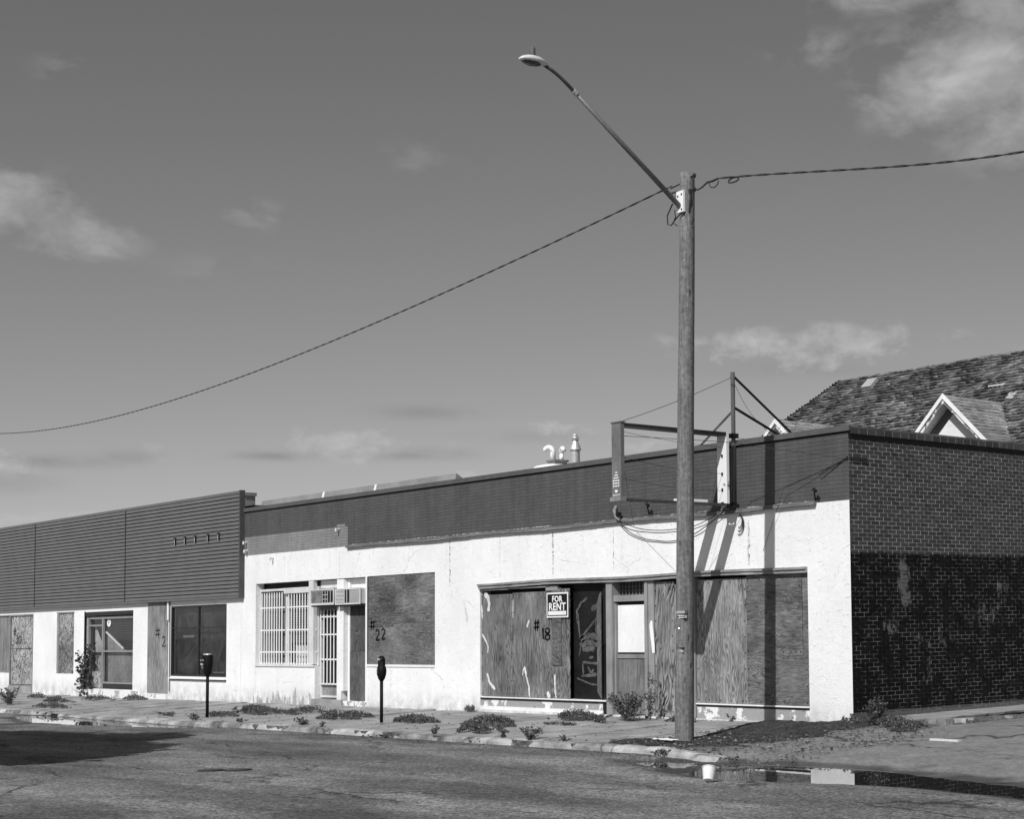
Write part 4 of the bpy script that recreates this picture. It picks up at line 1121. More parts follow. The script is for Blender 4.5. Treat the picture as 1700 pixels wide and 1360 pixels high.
t = thing('rent_sign', 'black and white FOR RENT sign nailed to the boarded shop front', 'sign', (-8.21, .0, 1.89))
MB().box(-8.58, -7.85, -.012, -.004, 1.885, 2.385).build('panel', M_white, t)
MB().box(-8.55, -7.88, -.0145, -.0125, 1.915, 2.355).build('black_field', M_spray, t)
text_mesh('FOR', .165, -8.215, -.018, 2.20, t, M_white, bold=.005, sx=1.06)
text_mesh('RENT', .205, -8.215, -.018, 2.035, t, M_white, bold=.006, sx=1.08)
MB().box(-8.52, -7.91, -.018, -.0155, 1.935, 2.015).build('blank_box', M_white, t)

# ------------------------------------------------------------------ metal-fronted building on the left
C = thing('metal_fronted_building', 'low white building with a deep ribbed metal fascia at the left', 'building', (-35, 0, 0))
ops2 = [(-40.9, -39.6, .52, 2.45, .12), (-39.57, -37.39, .07, 2.45, .10), (-35.31, -33.87, .53, 2.45, .06), (-32.96, -29.30, .10, 2.42, .3), (-26.64, -23.16, .54, 2.48, .12)]
mb = MB(); wall_panel(mb, -64, -22.305, -.6, 2.85, ops2)
mb.build('wall', M_stucco2, C)
mb = MB(); mb.box(-64, -22.33, .32, 12, -.5, 5.0); mb.build('inner_walls', M_black, C)
mb = MB(); mb.box(-64, -22.33, .3, 12, 5.0, 5.06); roofC = mb.build('roof', mat('tar roof', f_soil, base=.09), C)
mb = MB(); mb.box(-23.92, -23.55, .62, .95, 5.0, 5.44); mb.box(-23.95, -23.88, .6, .97, 5.40, 5.49); mb.box(-23.58, -23.50, .6, .97, 5.40, 5.49); mb.build('vent_box', M_metal, roofC)
FY = -.10
mb = MB(); mb.box(-64, -22.16, FY + .03, .0, 2.66, 5.34); mb.build('fascia_core', mat('fascia soffit', f_plain, col=.05, var=.2), C)
mb = MB(); mb.box(-64, -22.14, FY - .03, FY + .01, 5.34, 5.41); mb.box(-64, -22.14, FY - .03, FY + .06, 2.615, 2.665); mb.build('fascia_trim', M_siding, C)
mb = MB(); mb.box(-22.18, -22.12, FY - .036, .0, 2.61, 5.42); mb.build('fascia_end', mat('fascia end', f_plain, col=.07, var=.2), C)
secs = [(-29.62, -22.185), (-36.98, -29.68), (-44.4, -37.04), (-51.8, -44.46), (-59, -51.86)]
pitch = .1028
for (a, b) in secs:
    me0 = None
    for i in range(26):
        z = 2.665 + i * pitch
        if me0 is None:
            m_ = MB(); L = b - a
            m_.add([(0, .015, .010), (L, .015, .010), (0, -.018, .012), (L, -.018, .012), (0, -.012, .088), (L, -.012, .088), (0, .02, .094), (L, .02, .094)],
                   [(0, 1, 3, 2), (2, 3, 5, 4), (4, 5, 7, 6), (0, 2, 4, 6), (1, 7, 5, 3)])
            o = m_.build('metal_slat', M_siding); me0 = o.data; o.parent = C
        else:
            o = bpy.data.objects.new('metal_slat', me0); COL.objects.link(o); o.parent = C
        o.location = (a + 35, FY, z)
for xx in (-29.68, -37.04, -44.46, -51.86):
    MB().box(xx + .012, xx + .048, FY - .026, FY + .01, 2.66, 5.34).build('joint_cover', mat('dark joint', f_plain, col=.035), C)
MB().box(-59, -22.185, FY + .018, FY + .028, 2.66, 5.34).build('groove_back', mat('groove dark', f_plain, col=.012, var=.2), C)
for xx in (-26.2, -25.55, -24.9, -24.1, -23.45):
    mb = MB(); mb.box(xx, xx + .10, FY - .05, FY - .012, 4.33, 4.37); mb.box(xx + .06, xx + .10, FY - .05, FY - .012, 4.17, 4.33); mb.build('letter_bracket', M_black, C)
    MB().box(xx + .03, xx + .058, FY - .045, FY - .012, 4.17, 4.33).build('letter_stub', M_offwhite, C)
# boards
wd1 = mat('aged boards upright', f_wood, base=.20, vertical=True, var=.5)
mb = MB(); frame_rect(mb, -40.9, -39.6, .52, 2.45, -.01, .03, .04); q = mb.build('window', M_gtrim, C); lab(q, 'leftmost boarded window')
for i in range(4): MB().boxn(-40.88 + i * .31, -40.88 + i * .31 + .29, .03, .05, .55, 2.42).build('board', wd1, q)
mb = MB(); frame_rect(mb, -39.57, -37.39, .07, 2.45, -.01, .03, .05); q = mb.build('door', M_gtrim, C); lab(q, 'doorway closed with pale strand board marked 30')
MB().box(-39.5, -37.44, .03, .045, 1.32, 2.40).build('strand_board', osb, q); MB().box(-39.5, -37.44, .028, .046, .14, 1.30).build('strand_board', osb, q)
MB().box(-39.55, -37.41, -.05, .03, -.15, .09).build('door_step', M_conc, q)
spray([('#', -39.3, 1.74, .26, .22), ('3', -39.15, 1.50, .28, .26), ('0', -38.86, 1.48, .30, .26)], q, .024, .030)
mb = MB(); mb.box(-35.33, -33.85, -.006, .03, 2.43, 2.46); mb.box(-35.31, -35.15, .0, .03, .54, 2.43); q = mb.build('window', M_trim, C); lab(q, 'narrow window closed with mottled strand board')
MB().box(-35.15, -33.88, .03, .045, 1.42, 2.43).build('strand_board', mat('grey strand board', f_osb, base=.22, seed=3.0), q); MB().box(-35.15, -33.88, .03, .045, .54, 1.415).build('strand_board', osbd, q)
# glazed door
mb = MB(); mb.box(-32.94, -29.32, .0, .12, 2.30, 2.41); q = mb.build('shop_door', mat('dark head', f_plain, col=.03), C); lab(q, 'glazed shop entrance with pale metal frame and torn mesh')
al = mat('aluminium frame', f_plain, col=.33, var=.12, rough=.4, metal=.3)
for (a, b, c, d) in ((-32.93, -32.82, .12, 2.28), (-31.80, -31.70, .12, 2.28), (-29.42, -29.33, .12, 2.28), (-32.82, -31.80, 2.20, 2.27), (-31.70, -29.42, 2.20, 2.27), (-32.82, -31.80, 1.98, 2.03), (-32.82, -31.80, 1.20, 1.25), (-31.70, -29.42, 1.20, 1.25), (-31.70, -29.42, .26, .31)):
    MB().box(a, b, .06, .12, c, d).build('frame_bar', al, q)
MB().box(-31.70, -29.42, .07, .12, .12, .26).build('bottom_rail', mat('dark rail', f_plain, col=.03), q)
MB().box(-32.8, -31.82, .05, .065, .12, .62).build('strand_board', osb, q)
MB().quad((0, 0, 0), (0, 0, 0), (0, 0, 0), (0, 0, 0))
mb = MB(); mb.quad((-32.82, .13, .12), (-29.42, .13, .12), (-29.42, .13, 2.2), (-32.82, .13, 2.2)); mb.build('pane', M_glass, q)
mb = MB(); mb.box(-32.95, -29.3, .62, .64, .0, 2.42); mb.build('dark_back', M_black, q)
mb = MB(); mb.prism([(-32.55, .2), (-31.95, .2), (-31.95, 1.35), (-32.6, 2.02)], 'y', .17, .18); mb.prism([(-31.6, .3), (-29.7, .3), (-29.75, 1.2), (-30.3, 1.25), (-31.65, 1.78)], 'y', .18, .19)
mb.build('leaning_sheet', mat('hatched sheet', f_plain, col=.62, var=.3, scale=8), q)
mb = MB(); mb.tube([(-31.68, .16, 1.80), (-30.35, .16, 1.29)], .035, 6); mb.build('leaning_bar', M_white, q)
mb = MB()
for i in range(26):
    mb.box(-31.68, -29.44, .145, .148, .34 + i * .071, .347 + i * .071)
for i in range(30):
    mb.box(-31.66 + i * .074, -31.653 + i * .074, .149, .152, .3, 2.18)
stuff(mb.build('wire_mesh', M_gtrim, q))
mb = MB(); ring = [(-31.42 + .14 * math.cos(a), 2.07 + .11 * math.sin(a)) for a in np.linspace(0, 2 * math.pi, 16, endpoint=False)]; mb.prism(ring, 'y', .118, .126); mb.build('round_sticker', M_white, q)
mb = MB(); mb.prism([(-31.48, 2.12), (-31.36, 2.12), (-31.42, 2.02)], 'y', .114, .117); mb.build('sticker_mark', M_gtrim, q)
MB().box(-32.99, -32.955, -.02, .04, .12, 2.44).build('door_trim', M_black, C)
MB().box(-33.0, -28.9, -.12, .05, -.3, .08).build('door_step', mat('white step', f_peel, under=.35, paint=.72, amount=.42, scale=4), C)
# tall plywood strip
MB().box(-28.22, -26.84, -.02, -.004, .05, 2.63).build('plywood_board', mat('tall grey ply', f_ply, base=.20, vertical=True, fv=3, fu=.5, k=7, seed=61, contrast=.4, wear=.10), C)
spray([('#', -27.66, 1.60, .34, .30), ('2', -27.2, 1.36, .26, .28)], C, -.026, .032)
mb = MB(); mb.tube([(-26.78, -.04, 2.62), (-26.78, -.04, 2.1)], .03, 8); mb.build('white_pipe', M_white, C)
mb = MB(); mb.tube([(-26.68, -.03, 2.62), (-26.68, -.03, .1)], .012, 6); mb.build('conduit', M_black, C)
mb = MB(); mb.box(-28.3, -26.8, -.08, .0, -.3, .03); mb.build('white_foot', mat('white foot', f_peel, under=.4, paint=.75, amount=.40, scale=5), C)
# dark glazed window with sagging plastic
mb = MB(); frame_rect(mb, -26.64, -23.16, .54, 2.48, -.01, .06, .05); mb.box(-24.93, -24.88, .0, .05, .59, 2.43); mb.box(-26.59, -24.935, .005, .045, 1.84, 1.88); mb.box(-24.875, -23.21, .005, .045, 1.84, 1.88)
q = mb.build('window', mat('bronze frame', f_plain, col=.03, rough=.4), C); lab(q, 'dark four pane window with sagging plastic behind the glass')
for (a, b, c, d) in ((-26.59, -24.93, .59, 1.84), (-24.88, -23.21, .59, 1.84), (-26.59, -24.93, 1.88, 2.43), (-24.88, -23.21, 1.88, 2.43)):
    m_ = MB(); m_.quad((a, .03, c), (b, .03, c), (b, .03, d), (a, .03, d)); m_.build('pane', M_glass, q)
X, Z = np.meshgrid(np.linspace(-26.6, -23.2, 60), np.linspace(.6, 2.4, 40))
vv = [(x, .16 + .07 * fbm(x * .7 + z * .6, z - x * .3, 1.6, 3, 4), z) for x, z in zip(X.ravel(), Z.ravel())]
idx = np.arange(X.size).reshape(X.shape); qf = np.stack([idx[:-1, :-1], idx[:-1, 1:], idx[1:, 1:], idx[1:, :-1]], -1).reshape(-1, 4).tolist()
mb = MB(); mb.add(vv, qf); mb.build('plastic_sheet', mat('grey plastic', f_plastic, base=.055), q, smooth=True)
MB().box(-26.6, -23.2, .27, .29, .5, 2.5).build('dark_back', M_black, q)
MB().box(-26.66, -23.14, -.06, .0, .465, .50).build('sill', M_white, q)
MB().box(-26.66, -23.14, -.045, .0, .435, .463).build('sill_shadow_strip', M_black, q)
mb = MB(); mb.box(-24.0, -23.35, .032, .05, .64, .67); mb.box(-26.05, -25.35, .08, .10, 1.6, 1.66); mb.build('taped_paper', M_gtrim, q)

# ------------------------------------------------------------------ shingled house behind
H = thing('shingled_house', 'large house behind with rough dark shingle roof and two white gabled dormers', 'house', (-10, 17, 0))
SL = .9; YR, ZR = 18.5, 9.60
def roof_z(y): return ZR - SL * (YR - y)
def shingle_field(mb, o, u, v, nrm, ulen, vlen, left=None, right=None, expo=.135, lift=.03, wmin=.09, wmax=.24, thick=.018):
    o = Vector(o); u = Vector(u).normalized(); v = Vector(v).normalized(); nrm = Vector(nrm).normalized()
    rows_ = int(vlen / expo)
    for r in range(rows_, -1, -1):
        d = r * expo
        a = left(d) if left else 0.0; b = right(d) if right else ulen
        s_ = a
        while s_ < b:
            w_ = random.uniform(wmin, wmax)
            p0 = s_ + .006; p1 = min(s_ + w_ - .006, b + .05); s_ += w_
            if p1 - p0 < .03: continue
            q1 = mnoise.noise(Vector((p0 * 1.1, d * 2.0, 3.3))); q2 = mnoise.noise(Vector((p1 * 1.1, d * 2.0, 3.3)))
            la = lift * max(.25, .8 + .8 * q1 + random.uniform(-.4, .55)); lb = lift * max(.25, .8 + .8 * q2 + random.uniform(-.4, .55)); dd = d + expo * (1.05 + .25 * q1 + random.uniform(-.06, .10))
            sk = random.uniform(-.012, .012)
            A = o + u * p0 + v * (d - .02) + nrm * .004; Bq = o + u * p1 + v * (d - .02) + nrm * .004
            Cc = o + u * p1 + v * (dd + sk) + nrm * lb; Dd = o + u * p0 + v * (dd - sk) + nrm * la
            E = Cc - nrm * (thick); F = Dd - nrm * (thick)
            mb.add([A, Bq, Cc, Dd, E, F], [(0, 3, 2, 1), (3, 5, 4, 2), (0, 5, 3), (1, 2, 4)])
vdn = Vector((0, -1, -SL)); vlen_unit = vdn.length
mb = MB()
XL = -18.5; U0 = XL - 6.0
shingle_field(mb, (U0, YR, ZR), (1, 0, 0), vdn, (0, -SL, 1), 30, 8.2, left=lambda d: 6.0 - .76 * d / vlen_unit, right=lambda d: 26.0 + .9 * d / vlen_unit, lift=.075, thick=.055, wmin=.12, wmax=.28, expo=.155)
# ridge caps
for i in range(170):
    x = XL + i * .15 + random.uniform(-.02, .02); hgt = random.uniform(.01, .05)
    mb.add([(x, YR - .09, ZR - .04), (x + .17, YR - .09, ZR - .05), (x + .17, YR, ZR + hgt), (x, YR, ZR + hgt * random.uniform(.3, 1.2)), (x, YR + .1, ZR - .05), (x + .17, YR + .1, ZR - .06)],
           [(0, 1, 2, 3), (3, 2, 5, 4), (0, 3, 4), (1, 5, 2)])
# ragged hip edge
for i in range(60):
    d = i * .1; y = YR - d / vlen_unit; x = XL - .76 * d / vlen_unit; z = roof_z(y)
    mb.add([(x - .09, y + .05, z - .05), (x + .12, y - .05, z + .02), (x + .02, y - .12, z + random.uniform(0, .05)), (x - .14, y, z - .06)], [(0, 1, 2, 3)])
stuff(mb.build('shingles', M_shing, H))
mb = MB(); rz = roof_z(12.4)
mb.add([(XL - .76 * 6.1, 12.4, rz - .03), (8, 12.4, rz - .03), (7.5, YR, ZR - .03), (XL, YR, ZR - .03), (XL - .76 * 6.1, 24.6, rz - .03), (8, 24.6, rz - .03)], [(0, 1, 2, 3), (3, 2, 5, 4), (0, 3, 4), (1, 5, 2)])
mb.build('roof_deck', mat('roof deck', f_soil, base=.03), H)
mb = MB(); mb.box(-22.4, 7.5, 13.0, 24.0, -.5, rz - .04); mb.build('wall', M_stucco2, H)
def dormer(px, label):
    PZ = 7.80; YF = 14.0; ye = YR - (ZR - PZ) / SL; sd = .93
    # gable front: barge boards, soffit, grey board, white triangle
    hw = 2.3; zb = PZ - sd * hw
    g1 = MB(); t_ = .11
    for s_ in (-1, 1):
        g1.prism([(px, PZ + .03), (px + s_ * hw, zb + .03), (px + s_ * hw, zb - t_), (px, PZ - t_)][::s_], 'y', YF - .10, YF - .06)
    dm = g1.build('dormer', M_white, H); lab(dm, label)
    gl = MB()
    for s_ in (-1, 1):
        gl.prism([(px, PZ - .10), (px + s_ * hw, zb - .10), (px + s_ * hw, zb - .24), (px, PZ - .24)][::s_], 'y', YF - .055, YF - .03)
    gl.build('inner_board', mat('peeling barge', f_peel, under=.16, paint=.7, amount=.47, scale=3.0), dm)
    gm = MB()
    for s_ in (-1, 1):
        gm.prism([(px, PZ - .10), (px + s_ * hw, zb - .10), (px + s_ * hw, zb - .13), (px, PZ - .13)][::s_], 'y', YF - .03, YF + .36)
    gm.build('soffit_board', mat('pale soffit', f_plain, col=.62, var=.12), dm)
    gm = MB()
    gm.prism([(px, PZ - .13), (px + hw, zb - .13), (px - hw, zb - .13)], 'y', YF + .36, YF + .38)
    gm.build('gable_trim', mat('grey gable', f_plain, col=.15, var=.2), dm)
    gm = MB(); gm.prism([(px, PZ - .50), (px + hw, zb - .50), (px - hw, zb - .50)], 'y', YF + .34, YF + .359)
    gm.build('gable_wall', mat('white gable plaster', f_stucco, base=.74, chips=False), dm)
    mb = MB()
    for s_ in (1, -1):
        n_ = Vector((s_ * sd, 0, 1)); dn = Vector((s_, 0, -sd))
        mb2 = MB()
        L_ = ye - YF
        shingle_field(mb, (px, YF - .04, PZ), (0, 1, 0), dn, n_, L_, 2.9, right=lambda d: L_ + .1 - (d / dn.length) * (sd / SL), left=lambda d: 0.0, lift=.022, expo=.15, wmin=.2, wmax=.4)
        mb.add([(px, YF - .03, PZ - .02), (px + s_ * hw, YF - .03, zb - .02), (px + s_ * hw, ye, zb - .02), (px, ye + .3, PZ - .02)], [(0, 1, 2, 3)[::s_]])
    o = mb.build('shingles', M_shing2, dm); stuff(o)
dormer(-10.05, 'right dormer with a clear view of its white gable')
dormer(-16.73, 'left dormer half hidden by the steel braces')
def on_roof(x, y, w_, l_, h_, m, name):
    mb = MB(); dirv = Vector((0, -1, -SL)).normalized(); n_ = Vector((0, -SL, 1)).normalized(); p = Vector((x, y, roof_z(y)))
    vs = []
    for k in (0, h_):
        for (a, b) in ((0, 0), (w_, 0), (w_, l_), (0, l_)): vs.append(p + Vector((1, 0, 0)) * a + dirv * b + n_ * (k + .03))
    mb.add(vs, [(0, 3, 2, 1), (4, 5, 6, 7), (0, 1, 5, 4), (1, 2, 6, 5), (2, 3, 7, 6), (3, 0, 4, 7)])
    return mb.build(name, m, H)
on_roof(-16.85, 18.2, .42, .45, .12, mat('roof vent', f_plain, col=.36, var=.1), 'roof_hatch')
on_roof(-11.05, 17.15, .62, .05, .06, M_offwhite, 'roof_flashing')
on_roof(-10.0, 16.8, .28, .36, .04, mat('flashing', f_plain, col=.34, var=.15), 'roof_flashing')
on_roof(-9.3, 15.5, .26, .5, .04, mat('flashing', f_plain, col=.34), 'roof_flashing')

# ------------------------------------------------------------------ empty projecting sign frame
F_ = thing('sign_frame', 'empty projecting steel sign frame with braced mast on the parapet', 'sign frame', (-2.8, 0, 3.77))
M_signface = mat('sign enamel', f_plain, col=.15, var=.2, rough=.5)
M_signwhite = mat('sign inner white', f_peel, under=.12, paint=.72, amount=.36, scale=4)
x0, x1 = -2.925, -2.675
mb = MB(); mb.box(x0, x1, -2.64, -2.61, 3.83, 5.06); mb.box(x0, x0 + .03, -2.61, -2.57, 3.83, 5.06); mb.box(x1 - .03, x1, -2.61, -2.57, 3.83, 5.06)
mb.build('outer_post', M_signface, F_)
MB().box(x0 - .02, x1 + .02, -2.67, -2.55, 3.755, 3.825).build('post_foot', M_gtrim, F_)
MB().box(x0 - .015, x1 + .015, -2.655, -2.55, 5.062, 5.08).build('post_cap', M_signface, F_)
mb = MB(); 
for i in range(6):
    wv = .05 + .045 * min(i, 3); z = 4.22 - i * .045
    for k in range(3):
        a = -2.80 - wv / 2 + k * wv / 3; mb.box(a, a + wv / 3 * .7, -2.644, -2.6415, z, z + .022)
mb.box(-2.84, -2.77, -2.644, -2.6415, 3.9, 3.94); mb.box(-2.9, -2.7, -2.644, -2.6415, 3.845, 3.852); mb.box(-2.89, -2.71, -2.644, -2.6415, 3.862, 3.868)
stuff(mb.build('maker_plate', M_white, F_))
mb = MB(); mb.box(x0, x1, -.33, -.30, 3.80, 5.04); mb.box(x0, x0 + .03, -.30, -.27, 3.80, 5.04); mb.box(x1 - .03, x1, -.30, -.27, 3.80, 5.04)
ip = mb.build('inner_post', M_signwhite, F_)
for zz in (4.02, 4.30, 4.62):
    MB().box(-2.80, -2.77, -.35, -.332, zz, zz + .05).build('lamp_clip', M_black, ip)
MB().box(x0, x1, -2.57, -.33, 5.0, 5.055).build('top_bar', M_blackm, F_)
mb = MB(); mb.box(x0, x0 + .05, -2.57, -.33, 3.77, 3.80); mb.box(x1 - .05, x1, -2.57, -.33, 3.77, 3.80); mb.box(x0 + .05, x1 - .05, -2.57, -.33, 3.765, 3.772); mb.build('bottom_bar', mat('bottom bar', f_plain, col=.06), F_)
MB().box(-2.90, -2.70, -1.35, -.75, 3.80, 3.85).build('white_strip', M_white, F_)
MB().box(-2.84, -2.76, -.33, -.02, 5.005, 5.05).build('wall_arm', M_blackm, F_)
MB().box(-2.84, -2.76, -.33, -.02, 3.78, 3.83).build('wall_arm', M_blackm, F_)
mb = MB(); mb.tube([(-2.80, -.07, 3.78), (-2.80, -.05, 5.0), (-2.80, -.05, 6.16)], [.035, .038, .04], 10); mb.build('mast', mat('mast steel', f_plain, col=.10, rough=.4, spec=.6), F_)
mb = MB(); mb.box(-2.86, -2.74, -.12, .02, 4.98, 5.06); mb.box(-2.88, -2.72, -.13, -.0, 3.72, 3.80); mb.build('mast_clamp', M_blackm, F_)
M_angle = mat('angle steel', f_plain, col=.03, rough=.5)
for (p, q_, nm) in (((-2.80, .0, 6.07), (-2.80, 2.3, 4.56), 'brace'), ((-2.80, .0, 5.52), (-2.80, 2.5, 4.56), 'brace')):
    mb = MB(); mb.tube([p, q_], .027, 4); mb.build(nm, M_angle, F_)
mb = MB(); mb.tube([(-2.83, .0, 5.50), (-3.93, .15, 4.97)], .028, 4); lab(mb.build('brace', mat('pale angle steel', f_plain, col=.22, var=.5, scale=3), F_), 'pale brace leaning left')

def wire(name, pts, r, label, group=None, sag=0.0, seg=5, cat='wire', n=14, twist=None):
    P_ = [Vector(p) for p in pts]; out = []
    for i in range(len(P_) - 1):
        for k in range(n):
            t = k / n; p = P_[i].lerp(P_[i + 1], t); p.z -= sag * 4 * t * (1 - t); out.append(p)
    out.append(P_[-1])
    mb = MB(); mb.tube(out, r, seg)
    o = mb.build(name, M_cable, smooth=True); tag(o, label, cat, group); return o
wire('guy_wire', [(-2.80, -2.60, 5.07), (-2.80, -.05, 6.08)], .005, 'thin wire from the outer post of the sign frame up to its mast top', sag=.04)
wire('guy_wire', [(-2.80, -2.57, 4.85), (-2.0, -1.0, 4.78), (-.02, -.02, 4.38)], .005, 'thin wire sagging from the sign frame across the parapet to the corner strap')
wire('guy_wire', [(-2.80, -2.57, 4.15), (-2.80, -.33, 4.03)], .0035, 'lowest thin wire stretched inside the empty sign frame', sag=.05)
wire('guy_wire', [(-2.80, -2.57, 4.5), (-2.80, -.33, 4.33)], .0035, 'middle thin wire stretched inside the empty sign frame', sag=.04)
wire('guy_wire', [(-2.80, -2.57, 4.93), (-2.80, -.33, 4.80)], .0035, 'upper thin wire stretched inside the empty sign frame', sag=.03)
wire('guy_wire', [(-2.80, -2.57, 4.72), (-5.6, -.10, 3.55)], .004, 'slanting wire from the sign frame left down to the ledge', sag=.0)
wire('guy_wire', [(-.04, -.02, 4.39), (-1.45, -.12, 3.98), (-2.1, -.02, 2.95)], .004, 'long slanting wire from the corner strap down across the white wall', sag=.01)
wire('guy_wire', [(-.04, -.02, 4.39), (-.62, -.08, 4.16)], .009, 'thick twisted end of the wire at the corner strap')
wire('guy_wire', [(-2.80, -.05, 6.03), (-2.6, .5, 5.2), (-2.8, 1.1, 5.28)], .004, 'loose wire looping below the mast braces', sag=.12)
wire('guy_wire', [(-2.75, .0, 4.98), (-2.3, .9, 5.15), (-2.7, 1.4, 5.35)], .004, 'loose wire curling up behind the mast foot', sag=.08)
# ledge hooks and elbow fitting with drooping cable
t = thing('conduit_elbow', 'short bent conduit fitting above the ledge left of the pole with cables hanging from it', 'conduit', (-5.9, -.08, 3.72))
mb = MB(); mb.tube([(-6.26, -.02, 3.98), (-6.22, -.09, 3.90), (-6.12, -.13, 3.76), (-6.02, -.12, 3.70)], [.03, .035, .025, .02], 8); mb.build('elbow', M_gtrim, t)
mb = MB(); mb.box(-6.12, -6.05, -.14, -.06, 3.78, 3.86); mb.build('clamp', M_black, t)
wire('hanging_cable', [(-6.05, -.12, 3.72), (-5.4, -.05, 3.50), (-4.3, -.04, 3.46), (-3.6, -.05, 3.55), (-2.85, -.09, 3.84)], .008, 'upper of two black cables drooping under the ledge from the elbow to the sign frame', 'cables drooping under the ledge', sag=.03, n=6)
wire('hanging_cable', [(-6.07, -.13, 3.72), (-5.7, -.05, 3.42), (-5.0, -.03, 3.27), (-4.3, -.03, 3.26), (-3.6, -.05, 3.45), (-2.9, -.10, 3.80)], .009, 'lower of two black cables drooping under the ledge from the elbow to the sign frame', 'cables drooping under the ledge', sag=.03, n=6)
mb = MB(); 
for r_, zc_ in ((.16, 3.44), (.13, 3.47), (.10, 3.50)):
    mb.tube([(-2.72 + r_ * .8 * math.sin(a) , -.02, zc_ + r_ * 1.1 * math.cos(a)) for a in np.linspace(.1, 3.4, 14)], .008, 5)
tag(mb.build('cable_loop', M_cable), 'coil of black cable hanging on the white wall below the mast', 'cable')
for (hx, hz_, l_) in ((-.78, 3.86, 'right end of the ledge near the corner'), (-5.25, 3.90, 'left of the pole above the ledge')):
    mb = MB(); mb.tube([(hx, -.02, hz_ - .12), (hx + .05, -.09, hz_ - .02), (hx + .10, -.14, hz_ + .04)], .014, 6); mb.tube([(hx + .07, -.13, hz_ + .06), (hx + .15, -.15, hz_ + .02)], .03, 7)
    tag(mb.build('wire_anchor', M_black), 'small dark wire anchor at the ' + l_, 'bracket')

# ------------------------------------------------------------------ utility pole
U = thing('utility_pole', 'tall weathered wooden utility pole with street lamp arm at the corner', 'utility pole', (-.88, -2.82, -.1))
mb = MB(); P0 = Vector((-.915, -2.82, -.35)); P1 = Vector((-.70, -2.80, 8.80)); pts = []; rr = []
for i in range(60):
    t_ = i / 59; p = P0.lerp(P1, t_); pts.append((p.x + .006 * math.sin(t_ * 9), p.y, p.z)); rr.append((.150 * (1 - t_) + .115 * t_) * (1 + .02 * mnoise.noise(Vector((0, 0, t_ * 20)))))
mb.tube(pts, rr, 28); mb.build('shaft', M_pole, U, smooth=True)
# arm
mb = MB(); ap = [(-.73, -2.92, 8.25), (-.73, -4.93, 9.64)]
mb.tube(ap, [.042, .034], 12)
arm = mb.build('lamp_arm', mat('arm metal', f_plain, col=.16, var=.15, rough=.45, metal=.3), U, smooth=True)
MB().tube([(-.73, -4.90, 9.62), (-.73, -4.96, 9.66)], .042, 12).build('arm_collar', M_galv, arm)
mb = MB(); mb.tube([(-.73, -4.93, 9.64), (-.73, -5.15, 9.79), (-.73, -5.24, 9.84), (-.73, -5.34, 9.885), (-.73, -5.47, 9.93)], .028, 10); mb.build('arm_tip', mat('arm metal dark', f_plain, col=.10), arm, smooth=True)
MB().box(-.80, -.63, -2.945, -2.905, 8.16, 8.50).build('bracket_plate', M_white, U)
for (bx, bz) in ((-.67, 8.44), (-.67, 8.20), (-.76, 8.42)):
    MB().box(bx - .012, bx + .012, -2.955, -2.946, bz - .012, bz + .012).build('bolt', M_black, U)
# lamp head (cobra head), built along -y
def lamp_head():
    vs = []; fs = []; seg = 16
    prof = [(-5.43, .03, .03, .0), (-5.47, .05, .045, .0), (-5.52, .085, .062, .0), (-5.60, .11, .075, .004), (-5.70, .115, .076, .004), (-5.79, .105, .062, .0), (-5.86, .075, .04, -.006), (-5.895, .04, .02, -.012)]
    for (y, wx, hz2, dz) in prof:
        for k in range(seg):
            a = 2 * math.pi * k / seg; c_, s_ = math.cos(a), math.sin(a)
            zz = s_ * hz2 * (1.0 if s_ > 0 else .75)
            vs.append((-.73 + c_ * wx, y, 9.945 + dz + zz))
    n = len(prof)
    for i in range(n - 1):
        for k in range(seg): k2 = (k + 1) % seg; fs.append((i * seg + k, i * seg + k2, (i + 1) * seg + k2, (i + 1) * seg + k))
    fs.append(tuple(range(seg))[::-1]); fs.append(tuple((n - 1) * seg + k for k in range(seg)))
    mb = MB(); mb.add(vs, fs); lh = mb.build('lamp_head', mat('lamp housing', f_plain, col=.60, var=.1, rough=.4), U, smooth=True)
    mb = MB(); vs = []
    for (y, wx, dz) in ((-5.57, .07, -.035), (-5.62, .09, -.05), (-5.70, .095, -.06), (-5.80, .08, -.045), (-5.85, .045, -.03)):
        for k in range(9): a = math.pi * k / 8; vs.append((-.73 + math.cos(a) * wx, y, 9.945 - .022 + dz * math.sin(a)))
    mb.add(vs, [(i * 9 + k, (i + 1) * 9 + k, (i + 1) * 9 + k + 1, i * 9 + k + 1) for i in range(4) for k in range(8)])
    mb.build('lamp_lens', mat('lamp lens', f_plain, col=.05, rough=.15, spec=.7), lh, smooth=True)
    MB().lathe((-.73, -5.68, 10.03), [(.045, 0), (.045, .10), (.038, .115)], 12).build('photocell', mat('photocell', f_plain, col=.12, rough=.3), lh)
lamp_head()
